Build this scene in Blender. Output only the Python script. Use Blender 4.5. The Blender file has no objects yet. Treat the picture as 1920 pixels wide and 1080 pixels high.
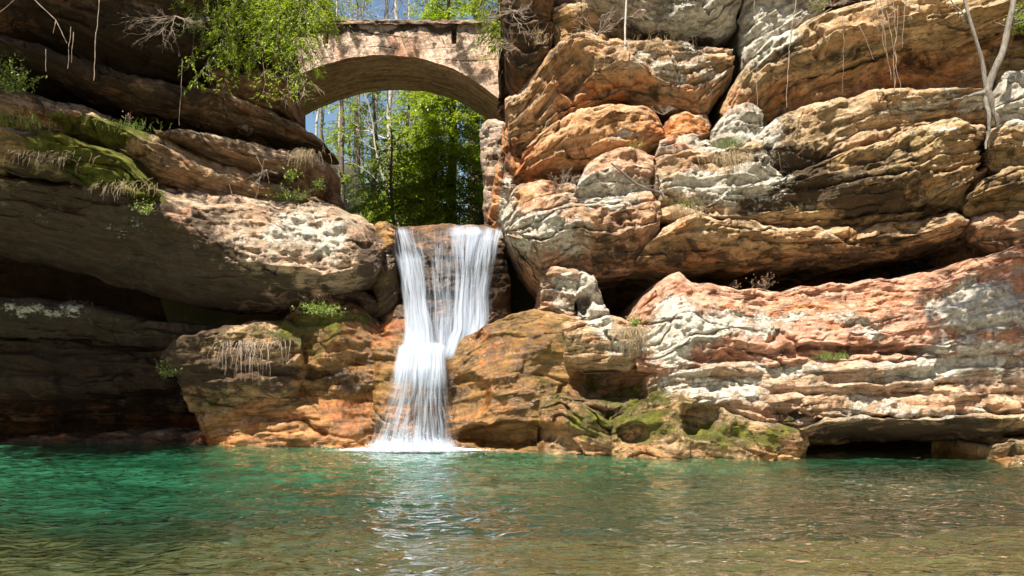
import bpy, math, random
import numpy as np
from mathutils import Vector
C = bpy.context.scene.collection
F, HZ, EYE = 1663.0, 712.0, 1.6          # focal length and horizon of the photograph in its own pixels, eye height
R = math.radians
rng = np.random.default_rng(7)
random.seed(7)

def W(px, py, D):
    "a point seen at photo pixel (px, py), D metres in front of the lens"
    return np.array([(px-960)/F*D, D, EYE+(HZ-py)/F*D])

# ------------------------------------------------------------------ noise
_perm = np.random.default_rng(3).permutation(256).astype(np.int64)
_perm = np.concatenate([_perm, _perm, _perm])
_g = np.random.default_rng(5).normal(size=(256, 3)); _g /= np.linalg.norm(_g, axis=1)[:, None]
def noise3(x, y, z):
    x, y, z = np.broadcast_arrays(np.asarray(x, float), np.asarray(y, float), np.asarray(z, float))
    xi, yi, zi = np.floor(x).astype(np.int64), np.floor(y).astype(np.int64), np.floor(z).astype(np.int64)
    xf, yf, zf = x-xi, y-yi, z-zi
    u, v, w = [t*t*t*(t*(t*6-15)+10) for t in (xf, yf, zf)]
    xi &= 255; yi &= 255; zi &= 255
    out = 0
    for dx in (0, 1):
        for dy in (0, 1):
            for dz in (0, 1):
                h = _perm[_perm[_perm[(xi+dx) & 255]+((yi+dy) & 255)]+((zi+dz) & 255)]
                g = _g[h]
                n = g[..., 0]*(xf-dx)+g[..., 1]*(yf-dy)+g[..., 2]*(zf-dz)
                out = out+n*(u if dx else 1-u)*(v if dy else 1-v)*(w if dz else 1-w)
    return out*1.6
def fbm(x, y, z, oct=4, gain=.5):
    a, s, f = 1., 0., 1.
    for i in range(oct):
        s = s+a*noise3(x*f+i*17.3, y*f-i*9.1, z*f+i*5.7); a *= gain; f *= 2.03
    return s
def ss(a, b, x):
    t = np.clip((x-a)/(b-a), 0, 1); return t*t*(3-2*t)

# ------------------------------------------------------------------ mesh helpers
def link(o, parent=None):
    C.objects.link(o)
    if parent: o.parent = parent
    return o
def mesh_obj(name, verts, faces, mat, parent=None, attrs=None, uv=None, smooth=True):
    verts = np.asarray(verts, dtype=np.float32).reshape(-1, 3)
    me = bpy.data.meshes.new(name)
    if isinstance(faces, np.ndarray):
        n, k = faces.shape
        me.vertices.add(len(verts)); me.vertices.foreach_set('co', verts.ravel())
        me.loops.add(n*k); me.loops.foreach_set('vertex_index', faces.astype(np.int32).ravel())
        me.polygons.add(n); me.polygons.foreach_set('loop_start', np.arange(0, n*k, k, dtype=np.int32))
        me.update(calc_edges=True)
    else:
        me.from_pydata(verts.tolist(), [], faces)
    if smooth: me.polygons.foreach_set('use_smooth', np.ones(len(me.polygons), dtype=bool))
    for k_, v in (attrs or {}).items():
        v = np.asarray(v, dtype=np.float32)
        if v.ndim == 2:
            a = me.attributes.new(k_, 'FLOAT_COLOR', 'POINT'); c = np.ones((len(verts), 4), np.float32); c[:, :3] = v
            a.data.foreach_set('color', c.ravel())
        else:
            a = me.attributes.new(k_, 'FLOAT', 'POINT'); a.data.foreach_set('value', v)
    if uv is not None:
        a = me.attributes.new('bed', 'FLOAT_VECTOR', 'POINT'); u3 = np.zeros((len(verts), 3), np.float32); u3[:, :2] = uv
        a.data.foreach_set('vector', u3.ravel())
    me.materials.append(mat); me.validate()
    o = bpy.data.objects.new(name, me)
    return link(o, parent)
def tag(o, label=None, cat=None, group=None, kind=None):
    if label: o['label'] = label
    if cat: o['category'] = cat
    if group: o['group'] = group
    if kind: o['kind'] = kind
    return o
def empty(name, loc=(0, 0, 0)):
    o = bpy.data.objects.new(name, None); o.location = loc; return link(o)
class MB:
    def __init__(s): s.v = []; s.f = []; s.a = []; s.n = 0
    def add(s, v, f, a=0.):
        v = np.asarray(v, float).reshape(-1, 3); f = np.asarray(f, int)
        s.v.append(v); s.f.append(f+s.n); s.n += len(v)
        s.a.append(np.full(len(v), a) if np.isscalar(a) else np.asarray(a))
    def tube(s, pts, r0, r1=None, k=5, a=0., jit=0.):
        pts = np.asarray(pts, float); n = len(pts)
        r = np.linspace(r0, r0 if r1 is None else r1, n)
        if jit: r = r*(1+jit*rng.normal(size=n))
        t = np.gradient(pts, axis=0); t /= np.linalg.norm(t, axis=1)[:, None]+1e-9
        up = np.array([0.31, .9, .12]); u = np.cross(t, up); u /= np.linalg.norm(u, axis=1)[:, None]+1e-9
        w = np.cross(t, u)
        an = np.arange(k)/k*2*np.pi
        ring = pts[:, None]+r[:, None, None]*(u[:, None]*np.cos(an)[None, :, None]+w[:, None]*np.sin(an)[None, :, None])
        i, j = np.meshgrid(np.arange(n-1), np.arange(k), indexing='ij'); j2 = (j+1) % k
        f = np.stack([i*k+j, i*k+j2, (i+1)*k+j2, (i+1)*k+j], -1).reshape(-1, 4)
        s.add(ring.reshape(-1, 3), f, a)
    def build(s, name, mat, parent=None, smooth=True, loc=None):
        v = np.concatenate(s.v)
        if loc is not None: v = v-np.asarray(loc)
        o = mesh_obj(name, v, np.concatenate(s.f), mat, parent, {'rnd': np.concatenate(s.a)}, smooth=smooth)
        if loc is not None and parent is None: o.location = loc
        return o
def wig(p0, p1, n, amp, seed, sag=0.):
    p0 = np.asarray(p0, float); p1 = np.asarray(p1, float); t = np.linspace(0, 1, n)[:, None]
    L = np.linalg.norm(p1-p0); tt = t[:, 0]*max(2, n/4)
    off = np.stack([noise3(tt+seed*3.7, seed, 1.3), noise3(tt-seed*1.9, 2.2, seed), noise3(tt, seed*2.1, 7.7)], 1)
    p = p0+(p1-p0)*t+off*amp*L*np.sin(np.pi*np.clip(t, 0, .5))
    p[:, 2] -= sag*L*(4*t*(1-t))[:, 0]
    return p

# ------------------------------------------------------------------ node helpers
class NT:
    def __init__(s, name):
        s.m = bpy.data.materials.new(name); s.m.use_nodes = True; s.t = s.m.node_tree; s.t.nodes.clear()
        s.out = s.t.nodes.new('ShaderNodeOutputMaterial')
    def n(s, typ, **kw):
        nd = s.t.nodes.new('ShaderNode'+typ)
        for k, v in kw.items():
            if k.startswith('i_'):
                key = k[2:]; key = int(key) if key.isdigit() else key.replace('_', ' ')
                s.set(nd.inputs[key], v)
            else: setattr(nd, k, v)
        return nd
    def set(s, inp, v):
        if isinstance(v, bpy.types.NodeSocket): s.t.links.new(v, inp)
        elif isinstance(v, bpy.types.Node): s.t.links.new(v.outputs[0], inp)
        else:
            if isinstance(v, (tuple, list)) and len(v) == 3 and inp.type == 'RGBA': v = (*v, 1)
            inp.default_value = v
    def math(s, op, a, b=0., c=None, clamp=False):
        nd = s.t.nodes.new('ShaderNodeMath'); nd.operation = op; nd.use_clamp = clamp
        s.set(nd.inputs[0], a); s.set(nd.inputs[1], b)
        if c is not None: s.set(nd.inputs[2], c)
        return nd.outputs[0]
    def mix(s, f, a, b, blend='MIX'):
        nd = s.t.nodes.new('ShaderNodeMix'); nd.data_type = 'RGBA'; nd.blend_type = blend; nd.clamp_factor = True
        s.set(nd.inputs[0], f); s.set(nd.inputs[6], a); s.set(nd.inputs[7], b); return nd.outputs[2]
    def step(s, x, a, b, lo=0., hi=1.):
        nd = s.t.nodes.new('ShaderNodeMapRange'); nd.interpolation_type = 'SMOOTHSTEP'
        for i, v in enumerate((x, a, b, lo, hi)): s.set(nd.inputs[i], v)
        return nd.outputs[0]
    def noise(s, vec, scale, detail=4, rough=.55, dist=0., scl=None):
        if scl:
            mp = s.t.nodes.new('ShaderNodeMapping'); s.set(mp.inputs[0], vec); mp.inputs['Scale'].default_value = scl; vec = mp.outputs[0]
        nd = s.t.nodes.new('ShaderNodeTexNoise'); s.set(nd.inputs['Vector'], vec)
        nd.inputs['Scale'].default_value = scale; nd.inputs['Detail'].default_value = detail
        nd.inputs['Roughness'].default_value = rough; nd.inputs['Distortion'].default_value = dist
        return nd.outputs[0]
    def attr(s, name, out='Fac'):
        nd = s.t.nodes.new('ShaderNodeAttribute'); nd.attribute_name = name; return nd.outputs[out]
    def end(s, sh, vol=None):
        s.t.links.new(sh if isinstance(sh, bpy.types.NodeSocket) else sh.outputs[0], s.out.inputs[0]); return s.m

def rock_material():
    t = NT('sandstone')
    pos = t.n('NewGeometry').outputs['Position']; nrm = t.n('NewGeometry').outputs['Normal']
    up = t.n('SeparateXYZ', i_0=nrm).outputs[2]; zz = t.n('SeparateXYZ', i_0=pos).outputs[2]
    wline = t.step(t.math('ADD', zz, t.math('MULTIPLY', t.noise(pos, 3, 3), -.35)), -.05, .16, 1, 0)
    wet = t.math('ADD', t.attr('wet'), wline, clamp=True)
    bed = t.attr('bed', 'Vector'); tint = t.attr('tint', 'Color')
    big = t.noise(pos, .9, 3, .5, .3)
    med = t.noise(pos, 3.5, 5, .6, .4)
    fine = t.noise(pos, 26, 6, .7)
    strat = t.noise(bed, 1., 7, .65, .5, (.7, 9., 1))
    strat2 = t.noise(bed, 1., 5, .7, .8, (2.2, 26., 1))
    val = t.math('ADD', t.math('MULTIPLY', strat, 1.0), t.math('MULTIPLY', med, .6))
    val = t.math('ADD', val, t.math('MULTIPLY', strat2, .35))          # about .3 .. 1.6, mean .97
    br = t.step(val, .68, 1.26, .34, 1.6)
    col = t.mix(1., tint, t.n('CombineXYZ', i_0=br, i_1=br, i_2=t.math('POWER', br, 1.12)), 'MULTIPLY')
    # iron staining and bleached sand within the beds
    ir = t.step(t.math('ADD', strat, t.math('MULTIPLY', t.math('SUBTRACT', big, .5), .9)), .47, .66)
    ir = t.math('MULTIPLY', ir, t.math('ADD', .27, t.math('MULTIPLY', t.attr('rust'), .62)), clamp=True)
    col = t.mix(ir, col, t.mix(t.step(med, .35, .65), (.46, .13, .045), (.62, .27, .10)))
    pale = t.math('MULTIPLY', t.step(t.noise(bed, 1., 6, .75, .6, (1.1, 5., 3)), .50, .66), .5)
    pale = t.math('ADD', pale, t.math('MULTIPLY', t.step(up, .15, .8), t.step(med, .35, .6, 0, .55)), clamp=True)  # tops paled by up-facing normal: sunlit rims painted in, with some bleaching
    pale = t.math('MULTIPLY', pale, t.math('SUBTRACT', 1., t.math('ADD', wet, t.attr('dark')), clamp=True), clamp=True)
    col = t.mix(pale, col, (.62, .50, .36))
    # dark mineral stain, and shade painted into the rock colour
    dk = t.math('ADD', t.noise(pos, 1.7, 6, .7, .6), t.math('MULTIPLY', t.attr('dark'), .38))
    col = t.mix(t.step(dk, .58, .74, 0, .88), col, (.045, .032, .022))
    ln_ = t.n('Math', operation='ABSOLUTE', i_0=t.math('SUBTRACT', t.noise(bed, 1., 4, .6, .7, (1.0, 13., 1)), .5))
    lines = t.math('MULTIPLY', t.step(ln_, 0., .022, .75, 0.), t.step(t.noise(pos, 1.3, 3), .42, .6))
    col = t.mix(lines, col, (.05, .033, .02))
    sp = t.step(t.noise(pos, 10, 7, .8), .535, .63, 0, .78)
    col = t.mix(sp, col, (.09, .06, .04))
    run = t.step(t.noise(pos, 1., 4, .6, .3, (3.2, 3.2, .32)), .57, .70, 0, .6)
    col = t.mix(t.math('MULTIPLY', run, t.step(big, .35, .55)), col, (.07, .048, .032))
    # lichen: patches of pale crust made of small spots
    lv = t.attr('lich')
    ln = t.math('ADD', t.math('MULTIPLY', t.noise(pos, 2.2, 3, .55, .3), .5), t.math('MULTIPLY', t.noise(pos, 11, 7, .78), .95))
    ln = t.math('ADD', ln, t.math('MULTIPLY', t.math('SUBTRACT', strat, .5), .35))
    lf = t.step(t.math('ADD', ln, t.math('MULTIPLY', lv, .42)), .98, 1.05)
    lcol = t.mix(t.step(t.noise(pos, 9, 4, .7), .35, .65), (.40, .38, .31), (.76, .70, .60))
    col = t.mix(t.math('MULTIPLY', lf, .93), col, lcol)
    # moss
    mn = t.math('ADD', t.math('MULTIPLY', t.noise(pos, 2.6, 6, .72, .4), .85), t.math('MULTIPLY', fine, .5))
    mn = t.math('ADD', mn, t.math('MULTIPLY', t.attr('moss'), .62))
    mn = t.math('ADD', mn, t.math('MULTIPLY', up, .10))
    mf = t.step(mn, 1.06, 1.2)
    mcol = t.mix(t.step(t.noise(pos, 4, 4, .6), .35, .68), (.07, .085, .012), (.27, .28, .03))
    mcol = t.mix(t.step(fine, .3, .75, .55, 0), mcol, (.08, .09, .015))
    col = t.mix(t.math('MULTIPLY', mf, .9), col, mcol)
    wetn = t.math('MULTIPLY', wet, t.step(t.noise(pos, 1.8, 4, .6), .32, .6, .35, 1), clamp=True)
    col = t.mix(t.math('MULTIPLY', wetn, .85), col, t.mix(1., col, (.62, .42, .22), 'MULTIPLY'))
    rough = t.step(wetn, 0., 1., .88, .22)
    # bump
    h = t.math('ADD', t.math('MULTIPLY', strat2, .9), t.math('MULTIPLY', fine, .7))
    h = t.math('ADD', h, t.math('MULTIPLY', med, .9))
    h = t.math('ADD', h, t.math('MULTIPLY', t.noise(bed, 1., 6, .7, .6, (3, 60., 1)), .4))
    h = t.math('ADD', h, t.math('MULTIPLY', mf, t.math('MULTIPLY', t.noise(pos, 45, 4, .7), .9)))
    h = t.math('ADD', h, t.math('MULTIPLY', lf, .25))
    hh = t.n('Mix', data_type='FLOAT')
    t.set(hh.inputs[0], t.math('MULTIPLY', wet, .55)); t.set(hh.inputs[2], h); t.set(hh.inputs[3], med)
    bp = t.n('Bump', i_Strength=1., i_Distance=.09, i_Height=hh.outputs[0])
    b = t.n('BsdfPrincipled', i_Base_Color=col, i_Roughness=rough, i_Normal=bp)
    t.set(b.inputs['Specular IOR Level'], t.step(wetn, 0., 1., .15, .75))
    return t.end(b)
ROCK = rock_material()

def leaf_material(name, c0, c1, trans=.45):
    t = NT(name)
    r = t.attr('rnd')
    col = t.mix(r, c0, c1)
    d = t.n('BsdfDiffuse', i_Color=col); tr = t.n('BsdfTranslucent', i_Color=t.mix(.5, col, (c1[0]*1.3, c1[1]*1.25, c1[2]*.6)))
    g = t.n('BsdfGlossy', i_Roughness=.45, i_Color=(.6, .6, .6))
    m = t.n('MixShader', i_0=trans); t.set(m.inputs[1], d); t.set(m.inputs[2], tr)
    m2 = t.n('MixShader', i_0=.05); t.set(m2.inputs[1], m); t.set(m2.inputs[2], g)
    return t.end(m2)
def bark_material(name, c0, c1, sc=30):
    t = NT(name); pos = t.n('NewGeometry').outputs['Position']
    n = t.noise(pos, sc, 5, .7, .3, (1, 1, .3)); n2 = t.noise(pos, 3, 3)
    col = t.mix(t.step(t.math('ADD', n, t.math('MULTIPLY', n2, .4)), .5, .9), c0, c1)
    bp = t.n('Bump', i_Strength=.7, i_Distance=.02, i_Height=n)
    return t.end(t.n('BsdfPrincipled', i_Base_Color=col, i_Roughness=.85, i_Normal=bp))
LEAF = leaf_material('hemlock_needles', (.07, .14, .008), (.30, .40, .02), .5)
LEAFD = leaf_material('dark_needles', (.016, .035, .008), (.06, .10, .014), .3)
GRASS = leaf_material('grass_blades', (.09, .16, .02), (.25, .33, .05), .4)
STRAW = leaf_material('dry_grass', (.20, .14, .07), (.46, .35, .20), .35)
ROOT = bark_material('pale_roots', (.16, .11, .08), (.33, .26, .20))
BARK = bark_material('grey_bark', (.10, .085, .07), (.25, .22, .18))
PALE = bark_material('pale_bark', (.25, .22, .19), (.55, .51, .45))
DBARK = bark_material('brown_bark', (.06, .04, .03), (.16, .12, .09))
# ------------------------------------------------------------------ rock surface dressing, in photo pixels of the wall
# (mask, x, y, rx, ry, strength)
PAINT = [
 # moss
 ('moss',200,250,90,40,1.3),('moss',230,330,90,35,1.4),('moss',130,225,60,18,1.3),('moss',260,370,40,20,1.),('moss',330,400,60,14,.4),('moss',90,280,70,25,.6),
 ('moss',520,635,70,30,.55),('moss',600,600,90,30,.85),('moss',680,590,40,25,.5),('moss',640,680,90,35,.55),('moss',430,750,60,16,.8),('moss',540,760,70,16,.7),
 ('moss',430,640,60,18,.35),('moss',1080,640,60,35,.6),('moss',1110,700,40,50,.4),('moss',1200,730,90,30,.85),('moss',1190,800,80,35,.62),('moss',1290,800,130,45,.62),
 ('moss',1080,800,60,30,.6),('moss',1430,810,90,25,.85),('moss',1400,710,90,14,.5),('moss',1560,670,40,12,.7),('moss',1200,600,25,30,.6),('moss',1210,570,25,14,.6),
 ('moss',960,760,130,60,.3),('moss',430,430,60,20,.1),('moss',1380,270,50,8,.5),('moss',1280,370,50,10,.5),('moss',735,480,14,60,.6),('moss',480,340,40,12,.4),
 ('moss',420,380,90,25,.25),('moss',1620,780,150,14,.25),('moss',1420,840,100,12,.5),('moss',80,120,90,40,.15),('moss',620,480,60,14,-.2),('moss',1650,305,40,12,.4),
 # lichen / bleached crust
 ('lich',600,430,90,40,.75),('lich',560,480,120,40,.45),('lich',460,430,90,25,.35),('lich',240,430,40,40,.55),('lich',100,400,60,40,.45),('lich',470,240,60,25,.5),('lich',390,220,60,20,.3),
 ('lich',90,580,120,14,.75),('lich',200,600,60,10,.4),('lich',520,620,50,20,.55),('lich',620,650,40,12,.5),
 ('lich',1020,440,70,60,.95),('lich',1130,350,80,35,.85),('lich',1080,560,50,50,.75),('lich',1125,585,25,30,.95),('lich',960,420,25,60,.4),
 ('lich',1320,350,110,35,.85),('lich',1420,330,60,40,.6),('lich',1300,275,50,14,.8),('lich',1290,40,120,50,.95),('lich',1200,120,90,20,.6),('lich',1300,150,80,22,.6),
 ('lich',1010,230,60,30,.45),('lich',1440,70,60,60,1.),('lich',1395,230,50,30,.95),('lich',1150,250,60,25,.6),('lich',1200,260,45,14,.5),('lich',1080,60,40,14,.4),
 ('lich',1600,20,200,10,.4),('lich',1800,190,60,20,.95),('lich',1700,200,60,14,.7),('lich',1900,175,50,40,.9),('lich',1890,220,40,15,.8),('lich',1450,255,40,25,.75),
 ('lich',1600,250,60,12,.6),('lich',1760,245,90,8,.8),('lich',1680,330,180,40,.25),('lich',1560,350,150,40,.25),
 ('lich',1300,620,90,45,.95),('lich',1250,650,50,60,.95),('lich',1240,560,40,30,.6),('lich',1420,610,100,20,.75),('lich',1620,610,60,22,.75),('lich',1520,590,80,12,.5),
 ('lich',1850,590,120,55,.95),('lich',1780,560,90,30,.6),('lich',1780,690,200,22,.85),('lich',1450,690,80,14,.7),('lich',1350,740,110,25,.85),('lich',1600,755,100,12,.65),
 ('lich',1520,800,40,14,.6),('lich',1750,770,200,8,.7),('lich',1800,655,150,14,.5),('lich',1640,720,120,12,.4),('lich',1110,430,60,50,.3),('lich',1160,640,40,20,.6),('lich',945,360,25,60,.5),
 ('lich',915,250,20,70,.5),('lich',1860,430,60,30,.6),('lich',1900,640,60,10,.4),('lich',1480,395,60,10,.5),('lich',1550,480,80,14,.35),('lich',990,100,30,30,.4),
 # iron red / orange
 ('rust',1500,570,260,35,1.),('rust',1450,560,150,20,.6),('rust',1680,640,100,20,1.),('rust',1380,430,90,18,1.3),('rust',1300,460,60,30,.8),('rust',1120,230,80,25,1.3),('rust',1285,245,45,25,1.5),
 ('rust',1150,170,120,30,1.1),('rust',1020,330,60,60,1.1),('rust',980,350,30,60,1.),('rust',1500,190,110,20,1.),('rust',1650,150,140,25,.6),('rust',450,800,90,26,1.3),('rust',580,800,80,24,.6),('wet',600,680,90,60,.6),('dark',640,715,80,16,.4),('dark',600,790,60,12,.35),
 ('rust',620,740,60,30,.4),('rust',560,700,100,60,.3),('rust',900,680,60,60,.25),('moss',900,720,50,60,.32),('moss',1000,640,50,30,.4),('moss',660,770,60,40,.4),('moss',600,650,50,40,.4),('moss',1010,720,50,50,.45),('moss',500,690,60,25,.3),('rust',960,620,50,30,.5),('rust',1190,460,30,40,.8),('rust',1350,310,60,20,.6),('rust',1560,700,90,12,1.),
 ('rust',1420,760,70,12,1.),('rust',1300,700,60,14,1.2),('rust',1150,820,70,20,.7),('rust',400,400,120,20,.4),('rust',640,540,60,30,.4),('rust',1850,480,80,20,.8),('rust',1400,490,120,20,.5),
 ('rust',720,620,30,30,1.),('rust',1130,395,90,14,.8),('rust',650,590,20,20,.8),('rust',1380,835,140,12,.6),('rust',1600,740,60,10,.9),('rust',590,210,30,10,1.2),
 # dark stain, plus shade painted on the left wall and under rims
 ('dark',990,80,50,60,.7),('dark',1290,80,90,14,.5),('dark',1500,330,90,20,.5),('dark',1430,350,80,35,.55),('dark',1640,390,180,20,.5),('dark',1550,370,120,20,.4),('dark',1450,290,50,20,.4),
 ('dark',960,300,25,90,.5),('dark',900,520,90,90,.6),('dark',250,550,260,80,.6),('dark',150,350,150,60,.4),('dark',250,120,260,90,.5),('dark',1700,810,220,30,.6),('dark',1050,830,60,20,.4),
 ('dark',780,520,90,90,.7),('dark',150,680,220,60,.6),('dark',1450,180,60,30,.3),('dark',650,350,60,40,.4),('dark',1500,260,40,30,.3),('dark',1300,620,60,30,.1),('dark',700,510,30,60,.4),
 ('dark',100,420,200,80,.9),('dark',260,470,130,60,.7),('dark',420,540,160,40,.5),('dark',0,500,120,80,.5),('dark',200,60,300,70,.5),('dark',120,690,260,60,.9),('dark',120,600,260,30,.5),('dark',30,130,120,30,.4),  # shade of the left boulder, upper wall and cave painted as darker rock
 ('dark',1640,335,240,45,.42),('dark',1500,485,320,26,.5),('dark',1620,115,240,26,.35),('dark',1200,185,130,26,.3),('dark',1500,300,90,22,.45),('dark',1150,450,60,46,.4),('dark',1700,455,130,22,.45),  # under-rim shade painted in, along with black mottles
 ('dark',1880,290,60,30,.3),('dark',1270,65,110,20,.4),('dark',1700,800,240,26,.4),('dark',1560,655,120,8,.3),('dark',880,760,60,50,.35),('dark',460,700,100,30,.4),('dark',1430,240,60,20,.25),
 # wet
 ('wet',640,700,110,70,.9),('wet',700,600,50,60,.9),('wet',700,800,90,50,.9),('wet',830,520,110,120,1.),('wet',920,680,90,90,1.),('wet',960,620,70,30,1.),('wet',880,790,80,60,.9),('wet',735,480,16,80,1.),
 ('wet',1040,700,70,90,.4),('wet',560,800,90,30,.3),('wet',1000,780,80,40,.6),('wet',1150,820,200,25,.5),('wet',500,830,160,14,.6),
]
# explicit joints and bedding cracks, and one groove for a shadow stripe (points, half width px, depth m)
CRACKS = [
 ([(1853,150),(1856,200),(1850,260),(1854,300),(1840,318)],4,.5),([(560,378),(585,400),(592,430),(640,455),(690,465)],3,.10),([(1068,290),(1040,360)],3,.1),
 ([(1232,375),(1225,300)],3,.2),([(1425,345),(1500,352),(1600,338),(1700,330),(1800,312),(1850,300)],3.5,.2),([(1300,305),(1420,305),(1480,315)],3,.15),
 ([(1180,603),(1240,607),(1272,600)],2.5,.15),([(1440,640),(1460,620),(1500,650),(1540,655)],4,.2),([(1660,665),(1700,658),(1770,662)],5,.25),
 ([(1370,665),(1390,650),(1440,668),(1470,690)],5,.2),([(1520,610),(1600,630),(1640,615)],2.5,.08),([(1250,365),(1330,400),(1400,402),(1500,415)],3,.15),
 ([(1000,395),(1065,385),(1150,380),(1232,370)],3,.12),([(1010,700),(1060,715),(1050,745),(1080,760)],4,.15),([(560,735),(620,720),(660,715)],5,.12),
 ([(1100,130),(1160,160),(1240,165),(1330,150)],3,.15),([(1120,180),(1200,180),(1300,205)],3,.1),([(1650,190),(1720,205),(1850,200)],3,.15),([(350,420),(420,470),(460,500)],2.5,.08),
 ([(1730,5),(1737,40),(1733,75)],3,.12),([(1270,440),(1350,425),(1400,430)],3,.12),([(1300,470),(1400,450),(1600,455),(1750,440)],3,.18),([(1340,490),(1450,478),(1600,480)],3,.12),  # first groove is a branch's shadow stripe cut into the rock
 ([(1600,725),(1700,735),(1850,722),(1940,725)],3,.12),([(340,690),(420,700),(520,690),(560,660)],4,.1),([(450,778),(520,785),(570,790),(610,815)],5,.25),
 ([(1450,120),(1560,60),(1700,35),(1860,30)],2.5,.07),([(1560,410),(1700,395),(1800,372)],3,.2),
]
# hollows (positive) and bulges (negative): x, y, rx, ry, depth m
DENTS = [(1140,720,70,32,.7),(1320,790,36,34,.7),(1185,815,28,20,.5),(560,700,60,12,.35),(380,705,70,12,.2),(950,815,90,26,.8),(1075,135,35,45,.45),(1650,655,110,9,.3),
 (1350,670,60,12,.25),(1500,775,50,10,.3),(880,745,40,40,.25),(700,680,50,12,.15),(610,570,60,12,.3),(1480,285,70,20,-.2),(1180,130,60,25,-.25),(1690,335,90,20,-.15),
 (1100,790,60,25,-.2),(620,470,70,25,-.25),(1000,640,60,25,-.25),(1040,540,25,25,.2),(560,560,30,14,.4),(220,260,22,22,.3),(1095,570,14,20,.8),(1540,660,90,14,.2),
 (1130,760,40,20,-.2),(960,700,100,40,-.15),(640,640,70,25,-.15),(1440,750,60,10,-.2),(1600,690,120,9,-.15),(1720,740,60,10,.15)]

def field(lst, px, py):
    # blobs with ragged edges
    jx = px+fbm(px*.012, py*.012, 1.1, 3)*34; jy = py+fbm(px*.012, py*.012, 9.1, 3)*22
    out = {}
    for m, x, y, rx, ry, s in lst:
        d = ((jx-x)/rx)**2+((jy-y)/ry)**2
        out[m] = out.get(m, 0)+s*np.exp(-d*.8)
    return out
def segdist(px, py, pts):
    d = np.full(px.shape, 1e9)
    for (x0, y0), (x1, y1) in zip(pts[:-1], pts[1:]):
        vx, vy = x1-x0, y1-y0
        u = np.clip(((px-x0)*vx+(py-y0)*vy)/(vx*vx+vy*vy), 0, 1)
        d = np.minimum(d, np.hypot(px-x0-u*vx, py-y0-u*vy))
    return d
def resample(pts, s):
    pts = np.asarray(pts, float); seg = np.hypot(*np.diff(pts, axis=0).T); a = np.concatenate([[0], np.cumsum(seg)]); a /= a[-1]
    q = np.stack([np.interp(s, a, pts[:, 0]), np.interp(s, a, pts[:, 1])], 1)
    if len(s) > 12:                                          # soften the corners a little
        for _ in range(3): q[1:-1] = (q[:-2]+2*q[1:-1]+q[2:])/4
    return q
def facets(a, b, sd, size, sx=1.8):
    "broken planes: every fracture cell is its own tilted plane, with steps at the joints"
    x = a/(size*sx)+.25*noise3(a*1.2/size, b*1.2/size, sd); y = b/size+.25*noise3(a*1.1/size, b*1.3/size, sd+5)
    xi, yi = np.floor(x), np.floor(y); best = np.full(x.shape, 1e9); out = np.zeros(x.shape)
    for dx in (-1, 0, 1):
        for dy in (-1, 0, 1):
            cx, cy = xi+dx, yi+dy; h = _perm[(_perm[(cx.astype(int)+int(sd*7)) & 255]+cy.astype(int)) & 255]
            g = _g[h]; ox, oy = cx+.5+.42*g[..., 0], cy+.5+.42*g[..., 1]
            q = (x-ox)**2+(y-oy)**2; v = g[..., 2]*.55+(x-ox)*g[..., 1]*1.0+(y-oy)*(g[..., 0]*1.0+.35)
            m = q < best; out = np.where(m, v, out); best = np.where(m, q, best)
    return out
_seed = [0]
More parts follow.
